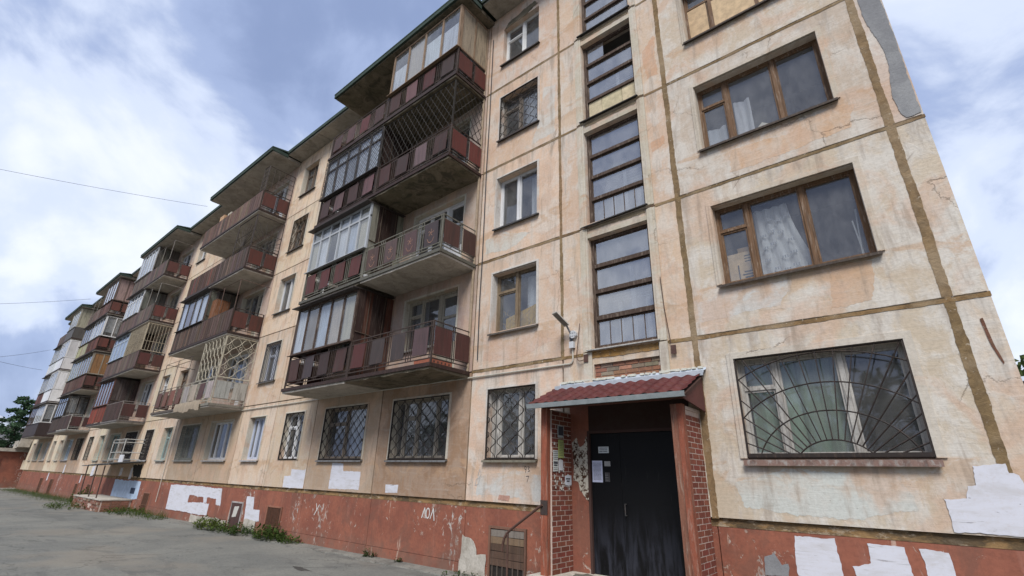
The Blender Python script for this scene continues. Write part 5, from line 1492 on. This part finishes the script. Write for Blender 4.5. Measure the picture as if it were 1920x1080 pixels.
for i in range(6): sbox("box_gland", -4.925+.045*(i % 3), -4.90+.045*(i % 3), -.078, -.070, 3.09+.06*(i//3), 3.115+.06*(i//3), PVC, j1, (0.42, 0.44, 0.46))
j2 = empty("junction_box", (-4.9, -.04, 2.85)); tag(j2, "small square grey white box at the top of the wall conduit", "junction box", "junction boxes over the porch")
obj("box_body", MB().box(-4.945, -4.855, -.07, -.002, 2.86, 2.98), PVC, j2, (0.52, 0.54, 0.56)); obj("box_lid", MB().box(-4.95, -4.85, -.082, -.071, 2.855, 2.985), PVC, j2, (0.56, 0.57, 0.58))
def cable(name, lab, cat, pts, r, mat, col=None, n=6, group=None):
    return tag(obj(name, MB().path(pts, r, n), mat, None, col), lab, cat, group)
cable("conduit_pipe", "long cream conduit pipe along the joint above the ground floor windows", "pipe",
      [(-4.90, -.025, 2.86), (-4.90, -.025, 2.66), (-4.91, -.025, 2.60), (-4.95, -.025, 2.565), (-5.0, -.025, 2.56), (-7.7, -.03, 2.565), (-14.2, -.03, 2.575), (-19.5, -.03, 2.57), (-26.0, -.03, 2.59), (-26.25, -.03, 2.56), (-26.33, -.03, 2.4), (-26.33, -.03, .1), (-26.35, -.02, -.9)], .016, PVC, (0.50, 0.47, 0.40), 6)
cable("grey_conduit", "short grey wire between the two wall junction boxes", "cable", [(-4.925, -.02, 3.06), (-4.93, -.02, 2.99)], .012, WIRE)
cable("wall_cable", "black cable hanging down the wall beside the near balcony stack", "cable", [(-7.50, -.03, 12.9), (-7.49, -.025, 10), (-7.50, -.03, 8.2), (-7.48, -.025, 5.6), (-7.49, -.03, 4.4), (-7.47, -.02, 2.95)], .013, WIRE)
tag(obj("wall_pipe", MB().bar((-7.75, -.04, 2.72), (-7.75, -.04, 13.5), .035, 8), TINT, None, (0.34, 0.26, 0.18)), "ochre vertical pipe up the wall at the near balcony stack end", "pipe")
cable("wall_wire", "thin rusty wire looping from a plate left of the stair windows", "wire", [(-4.72, -.04, 3.33), (-4.76, -.05, 3.0), (-4.80, -.05, 2.72), (-4.79, -.05, 2.62), (-4.74, -.05, 2.58), (-4.68, -.05, 2.585), (-4.62, -.045, 2.60)], .008, STEEL, (0.12, 0.06, 0.035))
cable("wall_wire", "thin straight rusty wire down to a plate right of the stair windows", "wire", [(-3.01, -.05, 3.9), (-2.99, -.045, 3.3), (-2.935, -.04, 2.66)], .008, STEEL, (0.10, 0.055, 0.035))
for x, z, lab in ((-4.60, 2.62, "rusty square steel plate left of the stair window sill"), (-2.90, 2.55, "rusty square steel plate right of the stair window sill")):
    tag(obj("steel_plate", MB().box(x-.045, x+.045, -.05, -.036, z-.075, z+.075).box(x-.02, x+.02, -.036, -.002, z-.03, z+.03), STEEL, None, (0.085, 0.04, 0.03)), lab, "steel plate", "rusty plates beside the stair window")

# ------------------------------------------------------------------ far porch and its platform
fp = empty("shop_canopy", (-32.4, -.6, -.95)); tag(fp, "sagging grey sheet canopy on thin posts over the far basement entrance", "canopy")
m = MB(); N = 9
for i in range(N):
    a, b = -35.4+5.9*i/N, -35.4+5.9*(i+1)/N; zz = .60+.14*(i/N)+random.uniform(-.02, .02)
    m.hexa([(a, -1.25, zz-.12), (b+.05, -1.25, zz-.12), (b+.05, 0, zz), (a, 0, zz), (a, -1.25, zz-.09), (b+.05, -1.25, zz-.07), (b+.05, 0, zz+.03), (a, 0, zz+.04)])
obj("canopy_sheet", m, PAINTED, fp, (0.10, 0.11, 0.11))
for x, t in ((-34.8, .35), (-32.9, .2), (-31.4, .1)): obj("canopy_post", MB().bar((x, -1.05, -.98), (x+.05, -1.1, .52), .03, 6), STEEL, fp, (0.09, 0.055, 0.045))
pl = empty("brick_platform", (-32.5, -.6, -1.5)); tag(pl, "low crumbling red brick platform with steps under the far canopy", "platform")
obj("mortar_core", MB().box(-35.3, -29.9, -1.15, .02, -1.9, -1.0), MORTAR, pl, None)
obj("platform_top", MB().box(-35.35, -29.85, -1.2, .02, -.998, -.95), SLAB, pl)
q = random.Random(9)
for r0 in range(6):
    x = -35.3-(.12 if r0 % 2 else 0)
    while x < -29.95:
        a, b = max(x, -35.3), min(x+.36, -29.9)
        if q.random() < .93: sbox("brick", round(a, 2)+.006, round(b, 2)-.006, -1.15-q.choice([.01, .03, .05]), -1.1, -1.56+r0*.092, -1.56+r0*.092+.08, BRICKM, pl, jit(q.choice([(0.22, 0.10, 0.07), (0.26, 0.13, 0.09), (0.30, 0.22, 0.17)]), .2))
        x += .37
for r0 in range(6):
    for y in (-1.1, -.75, -.4): sbox("brick", -29.91, -29.87, y+.005, y+.335, -1.56+r0*.092, -1.56+r0*.092+.08, BRICKM, pl, jit((0.25, 0.12, 0.08), .2))
cg = empty("window_cage", (-31.2, -.6, .7)); tag(cg, "white welded tube cage standing on the far canopy before a window", "cage")
X0, X1, Y0, Z0, Z1 = -32.3, -30.2, -.85, .72, 1.75
m = MB()
for z in (Z0+.1, Z0+.42, Z1-.15, Z1): m.path([(X0, -.05, z), (X0, Y0, z), (X1, Y0, z), (X1, -.05, z)], .02, 4)
obj("cage_rails", m, STEEL, cg, (0.55, 0.54, 0.50))
for x, y in ((X0, Y0), (X1, Y0), ((X0+X1)/2, Y0)): obj("cage_post", MB().bar((x, y, Z0-.05), (x, y, Z1), .022, 4), STEEL, cg, (0.55, 0.54, 0.50))
obj("white_board", MB().box(X1-.05, X1+.6, -.9, -.86, .68, 1.02), PVC, cg, (0.6, 0.6, 0.62))

# ------------------------------------------------------------------ left end: garage, house, trees
ga = empty("red_garage", (-69.5, -1.2, gz(-69))); tag(ga, "red painted low garage with concrete roof beyond the far end of the block", "garage")
m = MB().box(-73, -66.6, -4.0, .3, -2.0, 1.55); obj("garage_wall", m, PLINTH, ga)
obj("garage_roof", MB().box(-73.3, -66.2, -4.3, .6, 1.555, 1.85).box(-67.4, -65.2, -.9, .6, 1.855, 2.5), SOFFIT, ga)
obj("garage_door", MB().box(-66.599, -66.56, -3.2, -1.4, -1.75, .9), PAINTED, ga, (0.16, 0.05, 0.035))
obj("garage_footing", MB().box(-73.1, -66.5, -4.1, .3, -2.0, -1.6), SLAB, ga)
obj("end_canopy_beam", MB().box(-66.15, -64.5, -.9, -.1, 1.95, 2.2).box(-64.9, -64.5, -.85, -.1, 2.2, 3.0), SOFFIT, ga)
hs_ = empty("distant_house", (-150, 6, -2)); tag(hs_, "pale grey house with a low roof behind the trees at the far left", "house")
obj("house_wall", MB().box(-165, -140, -10, 7.5, -2, 7.2), PL, hs_, (0.40, 0.40, 0.40, .3))
m = MB(); m.hexa([(-166, -11, 7.2), (-139, -11, 7.2), (-139, 8.5, 7.2), (-166, 8.5, 7.2), (-160, -3, 10.5), (-145, -3, 10.5), (-145, 1, 10.5), (-160, 1, 10.5)]); obj("house_roof", m, ZINC, hs_)
for i in range(3): sbox("house_window", -139.99, -139.9, -8+i*5, -6.4+i*5, 2.5, 4.4, TINT, hs_, (0.06, 0.07, 0.08))

def tree(name, lab, x, y, h, rad, col, seed, conifer=False, nleaf=2600, ls=.16, group=None):
    q = random.Random(seed); z0 = gz(x)-.1
    t = empty(name, (x, y, z0)); tag(t, lab, "tree", group or "trees beyond the far end")
    m = MB(); pts = [Vector((x+.12*math.sin(i), y+.1*math.cos(i*1.3), z0+h*.93*i/7)) for i in range(8)]
    for i in range(7): m.bar(pts[i], pts[i+1], .02*h*(1-i/7.6)+.015, 7, .02*h*(1-(i+1)/7.6)+.015)
    tips = []
    nb = 34
    for i in range(nb):
        f = .14+.84*i/nb if conifer else .30+.68*i/nb
        b = Vector((x, y, z0+h*f*.95)); az = i*2.4+q.uniform(-.4, .4)
        L = rad*((1-f)**.75+.12) if conifer else rad*(.55+.5*math.sin(math.pi*min(1, (f-.2)*1.15)))*q.uniform(.75, 1.1)
        rise = -.12 if conifer else .45
        e = b+Vector((math.cos(az)*L, math.sin(az)*L, L*rise+q.uniform(-.1, .25)))
        m.bar(b, e, .03+.012*L, 5, .012); tips.append((b, e, L))
    obj("trunk", m, BARK, t)
    for half in range(2):
        m = MB()
        for (b, e, L) in tips[half::2]:
            k = int(nleaf/nb)
            for j in range(k):
                s = q.random()**.6; c = b.lerp(e, s)
                sp = (.16+.20*L*(1-s*.5)) if conifer else .38*L**.5+.1
                g_ = Vector((q.gauss(0, 1), q.gauss(0, 1), q.gauss(0, .55 if conifer else .8)))*sp*.55
                c = c+g_; a = Vector((q.gauss(0, 1), q.gauss(0, 1), q.gauss(0, .6))).normalized(); d = a.orthogonal().normalized()
                s_ = ls*q.uniform(.6, 1.3)
                m.quad(c-a*s_, c-d*s_*.45, c+a*s_, c+d*s_*.45)
        obj("crown", m, LEAF, t, jit(tuple(3.0*c for c in col), .1))
    return t
tree("pine_tree", "dark spreading conifer rising beyond the far end of the block", -82, .2, 10.6, 3.9, (0.028, 0.048, 0.032), 1, True, 6500, .19)
tree("pine_tree", "shorter dark conifer left of the tall one at the picture edge", -84, -4.5, 8.6, 3.6, (0.026, 0.044, 0.034), 2, True, 4500, .19)
tree("leafy_tree", "low bushy green tree standing in front of the grey house", -78, -5.0, 5.2, 2.4, (0.04, 0.06, 0.035), 3, False, 3500, .15)
# hill behind the right corner
hm = MB(); nx, ny = 14, 8
for j in range(ny+1):
    for i in range(nx+1):
        x = -60+160*i/nx; y = 70+90*j/ny
        hm.v.append((x, y, -1.4+22*math.sin(min(1, j/ny*1.5)*math.pi/2)*(.85+.15*math.sin(i*.9+1))))
for j in range(ny):
    for i in range(nx): a = j*(nx+1)+i; hm.f.append((a, a+1, a+nx+2, a+nx+1))
tag(obj("wooded_hill", hm, m_simple("hill_grass", (0.07, 0.09, 0.035), .95, .6, .3), None, None, (20, 110, -1.4)), "green wooded hill behind the right corner of the block", kind="structure")
q = random.Random(21); m = MB()
for i in range(240):
    x = q.uniform(6, 24); y = q.uniform(84, 112)
    zg = -1.4+22*math.sin(min(1, (y-70)/90*1.5)*math.pi/2)*.9; h = q.uniform(3.5, 6.5)
    for j in range(26):
        c = Vector((x+q.gauss(0, .8), y+q.gauss(0, .8), zg+q.uniform(.0, h))); a = Vector((q.gauss(0, 1), q.gauss(0, 1), q.gauss(0, 1))).normalized(); d = a.orthogonal()
        s_ = q.uniform(.4, .8); m.quad(c-a*s_, c-d*s_*.6, c+a*s_, c+d*s_*.6)
tag(obj("hill_wood", m, LEAF, None, (0.07, 0.085, 0.03)), "mass of green trees on the hill", kind="stuff")
rh = empty("hill_house", (11.9, 74, 1)); tag(rh, "grey roofed house on the slope behind the right corner", "house")
obj("house_wall", MB().box(8, 17, 74, 80, 1, 12.6), TINT, rh, (0.16, 0.15, 0.14)); obj("house_roof", MB().hexa([(7.5, 73.5, 12.6), (17.5, 73.5, 12.6), (17.5, 80.5, 12.6), (7.5, 80.5, 12.6), (7.8, 76.5, 13.6), (17.2, 76.5, 13.6), (17.2, 77.5, 13.6), (7.8, 77.5, 13.6)]), ZINC, rh)

# ------------------------------------------------------------------ weeds at the wall foot
def weed(name, lab, x, y, n, h, rad, col, seed, ls=.05, cat="plant", kind=None, group=None):
    q = random.Random(seed); m = MB(); z = gz(x)
    for i in range(n):
        a = q.uniform(0, math.tau); r0 = rad*math.sqrt(q.random())
        bx, by = x+r0*math.cos(a)*1.3, min(-.02, y+r0*math.sin(a)*.55); hh = h*q.uniform(.35, 1)*(1-.5*r0/rad)
        tx, ty = bx+q.gauss(0, .12)*hh*2, min(-.01, by+q.gauss(0, .1)*hh*2)
        if q.random() < .5: m.bar((bx, by, z), (tx, ty, z+hh), .004, 3, .002)
        for j in range(5):
            f = (j+1)/5; c = Vector((bx+(tx-bx)*f, by+(ty-by)*f, z+.01+hh*f)); d = Vector((q.gauss(0, 1), q.gauss(0, 1), q.uniform(-.1, .7))).normalized(); w = d.cross(Vector((0, 0, 1))); w = (w.normalized() if w.length > .01 else Vector((1, 0, 0)))
            s_ = ls*q.uniform(.6, 1.5); e = c+d*s_*1.6
            m.quad(c, c+d*s_*.8+w*s_*.42, e, c+d*s_*.8-w*s_*.42)
    o = obj(name, m, LEAF, None, col)
    if kind: o['kind'] = kind; o['label'] = lab
    else: tag(o, lab, cat, group or 'weeds along the wall foot')
    return o
GR = (0.095, 0.135, 0.035)
weed("weed_clump", "bushy green weeds under the barred basement hatch", -15.4, -.16, 130, .52, .62, GR, 1, .062)
weed("weed_clump", "low weeds right of the barred hatch along the wall foot", -14.2, -.12, 50, .26, .42, GR, 2, .05)
weed("weed_clump", "yellow green weeds left of the dark hatch door", -19.5, -.25, 120, .48, .75, (0.14, 0.17, 0.04), 3, .065)
weed("weed_clump", "dark weeds before the bare concrete between the hatches", -17.1, -.2, 90, .40, .62, (0.07, 0.11, 0.03), 4, .055)
weed("weed_clump", "scrappy weeds in front of the dark hatch door", -18.2, -.3, 60, .25, .6, GR, 5, .05)
weed("weed_clump", "single small dark weed at the foot of the red plinth", -10.6, -.06, 26, .30, .14, (0.05, 0.07, 0.025), 6, .035)
weed("weed_clump", "tiny weed sprout right of the single dark weed", -9.55, -.05, 14, .17, .10, (0.055, 0.065, 0.025), 7, .03)
weed("weed_clump", "grass tuft under the near balcony corner at the bottom edge", -7.4, -.12, 40, .12, .5, (0.07, 0.09, 0.03), 8, .03)
weed("weed_clump", "green weeds along the wall right of the brick platform", -28.3, -.35, 120, .34, 1.5, GR, 9, .06)
weed("weed_clump", "tall weeds at the left end of the brick platform", -37.6, -.35, 170, 1.0, .8, (0.075, 0.115, 0.03), 10, .085)
weed("weed_clump", "grass in front of the brick platform", -33.8, -1.5, 170, .38, 1.7, (0.10, 0.14, 0.03), 11, .06)
rg = random.Random(5); m = MB()
for i in range(4200):
    x = rg.uniform(-64, -40) if rg.random() < .72 else rg.uniform(-40, -24); y = -.05-abs(rg.gauss(0, .35)) if x > -40 else -.05-abs(rg.gauss(0, .6)); z = gz(x); hh = rg.uniform(.08, .35)
    w = rg.uniform(.01, .03); dx, dy = rg.gauss(0, .08), rg.gauss(0, .08)
    m.v += [(x-w, y, z), (x+w, y, z), (x+dx, y+dy, z+hh)]; k = len(m.v); m.f.append((k-3, k-2, k-1))
tag(obj("grass", m, LEAF, None, (0.095, 0.125, 0.032)), "grass along the wall foot towards the far end", kind="stuff")
# damp hollow in the asphalt
m = MB(); N = 26
for i in range(N):
    a = math.tau*i/N; r0 = 1+.15*math.sin(i*1.7); m.v.append((-10.33+.30*r0*math.cos(a)*(1+.3*math.sin(3*a))-.05*math.sin(a), -1.88+.11*r0*math.sin(a)*(1+.35*math.cos(2*a+1)), gz(-10.3)+.004))
m.f = [tuple(range(N))]
tag(obj("asphalt_patch", m, m_simple("damp_tar", (0.06, 0.056, 0.05), .8, .4, 9), None), "small dark tar patch in the asphalt", kind="structure")
# stones and crumbs on the asphalt
m = MB(); q = random.Random(31)
for i in range(260):
    x = -6.5-abs(q.gauss(0, 9)); y = q.uniform(-.5, -.12) if q.random() < .85 else -q.uniform(.3, 3); s_ = q.uniform(.005, .015); z = gz(x)+.015 if y > -.4 else gz(x)
    m.hexa([(x-s_, y-s_, z), (x+s_, y-s_*.8, z), (x+s_*.9, y+s_, z), (x-s_*.8, y+s_, z), (x-s_*.5, y-s_*.4, z+s_*.9), (x+s_*.6, y-s_*.5, z+s_*.7), (x+s_*.4, y+s_*.5, z+s_), (x-s_*.5, y+s_*.4, z+s_*.8)])
tag(obj("gravel_crumbs", m, ASPH, None), "loose crumbs of concrete and gravel on the asphalt", kind="stuff")

# ------------------------------------------------------------------ overhead cables
def wire(lab, a, b, sag, r=.012):
    a, b = Vector(a), Vector(b)
    pts = [a.lerp(b, i/24)-Vector((0, 0, sag*4*(i/24)*(1-i/24))) for i in range(25)]
    tag(obj("overhead_cable", MB().path(pts, r, 5), WIRE, None), lab, "cable", None)
wire("long thin overhead cable from the second canopy corner out to the left", (-27, -1.2, 13.6), (-31.0, -12.0, 12.75), .12, .008)
wire("far overhead cable meeting the roof of the fourth balcony stack", (-52, -1.3, 13.65), (-46, -9.0, 9.6), .1, .011)
wire("upper of two low cables crossing the sky beside the far balconies", (-62, -1.5, 10.6), (-42, -7.6, 5.85), .15, .011)
wire("lower of two low cables crossing the sky beside the far balconies", (-66, -1.1, 9.2), (-42, -7.5, 6.5), .1, .011)

# ------------------------------------------------------------------ the far side of the yard (it shows in the ground floor panes)
q = random.Random(77)
for half in range(2):
    m = MB()
    for i in range(60):
        x = -75+130*(i+.5)/60+q.uniform(-1, 1); y = -44-q.uniform(0, 9)-half*4; h = q.uniform(7.5, 12.5); r0 = q.uniform(1.6, 2.8)
        m.bar((x, y, -1.6), (x, y, h*.6), .16, 5, .08)
        for j in range(110):
            c = Vector((x+q.gauss(0, r0*.6), y+q.gauss(0, r0*.5), -1+h*(.15+.85*q.random()**.8))); a = Vector((q.gauss(0, 1), q.gauss(0, 1), q.gauss(0, 1))).normalized(); d = a.orthogonal()
            s_ = q.uniform(.25, .55); m.quad(c-a*s_, c-d*s_*.6, c+a*s_, c+d*s_*.6)
    tag(obj("yard_wood", m, LEAF, None, (0.05, 0.07, 0.03)), "row of green trees across the yard", kind="stuff")
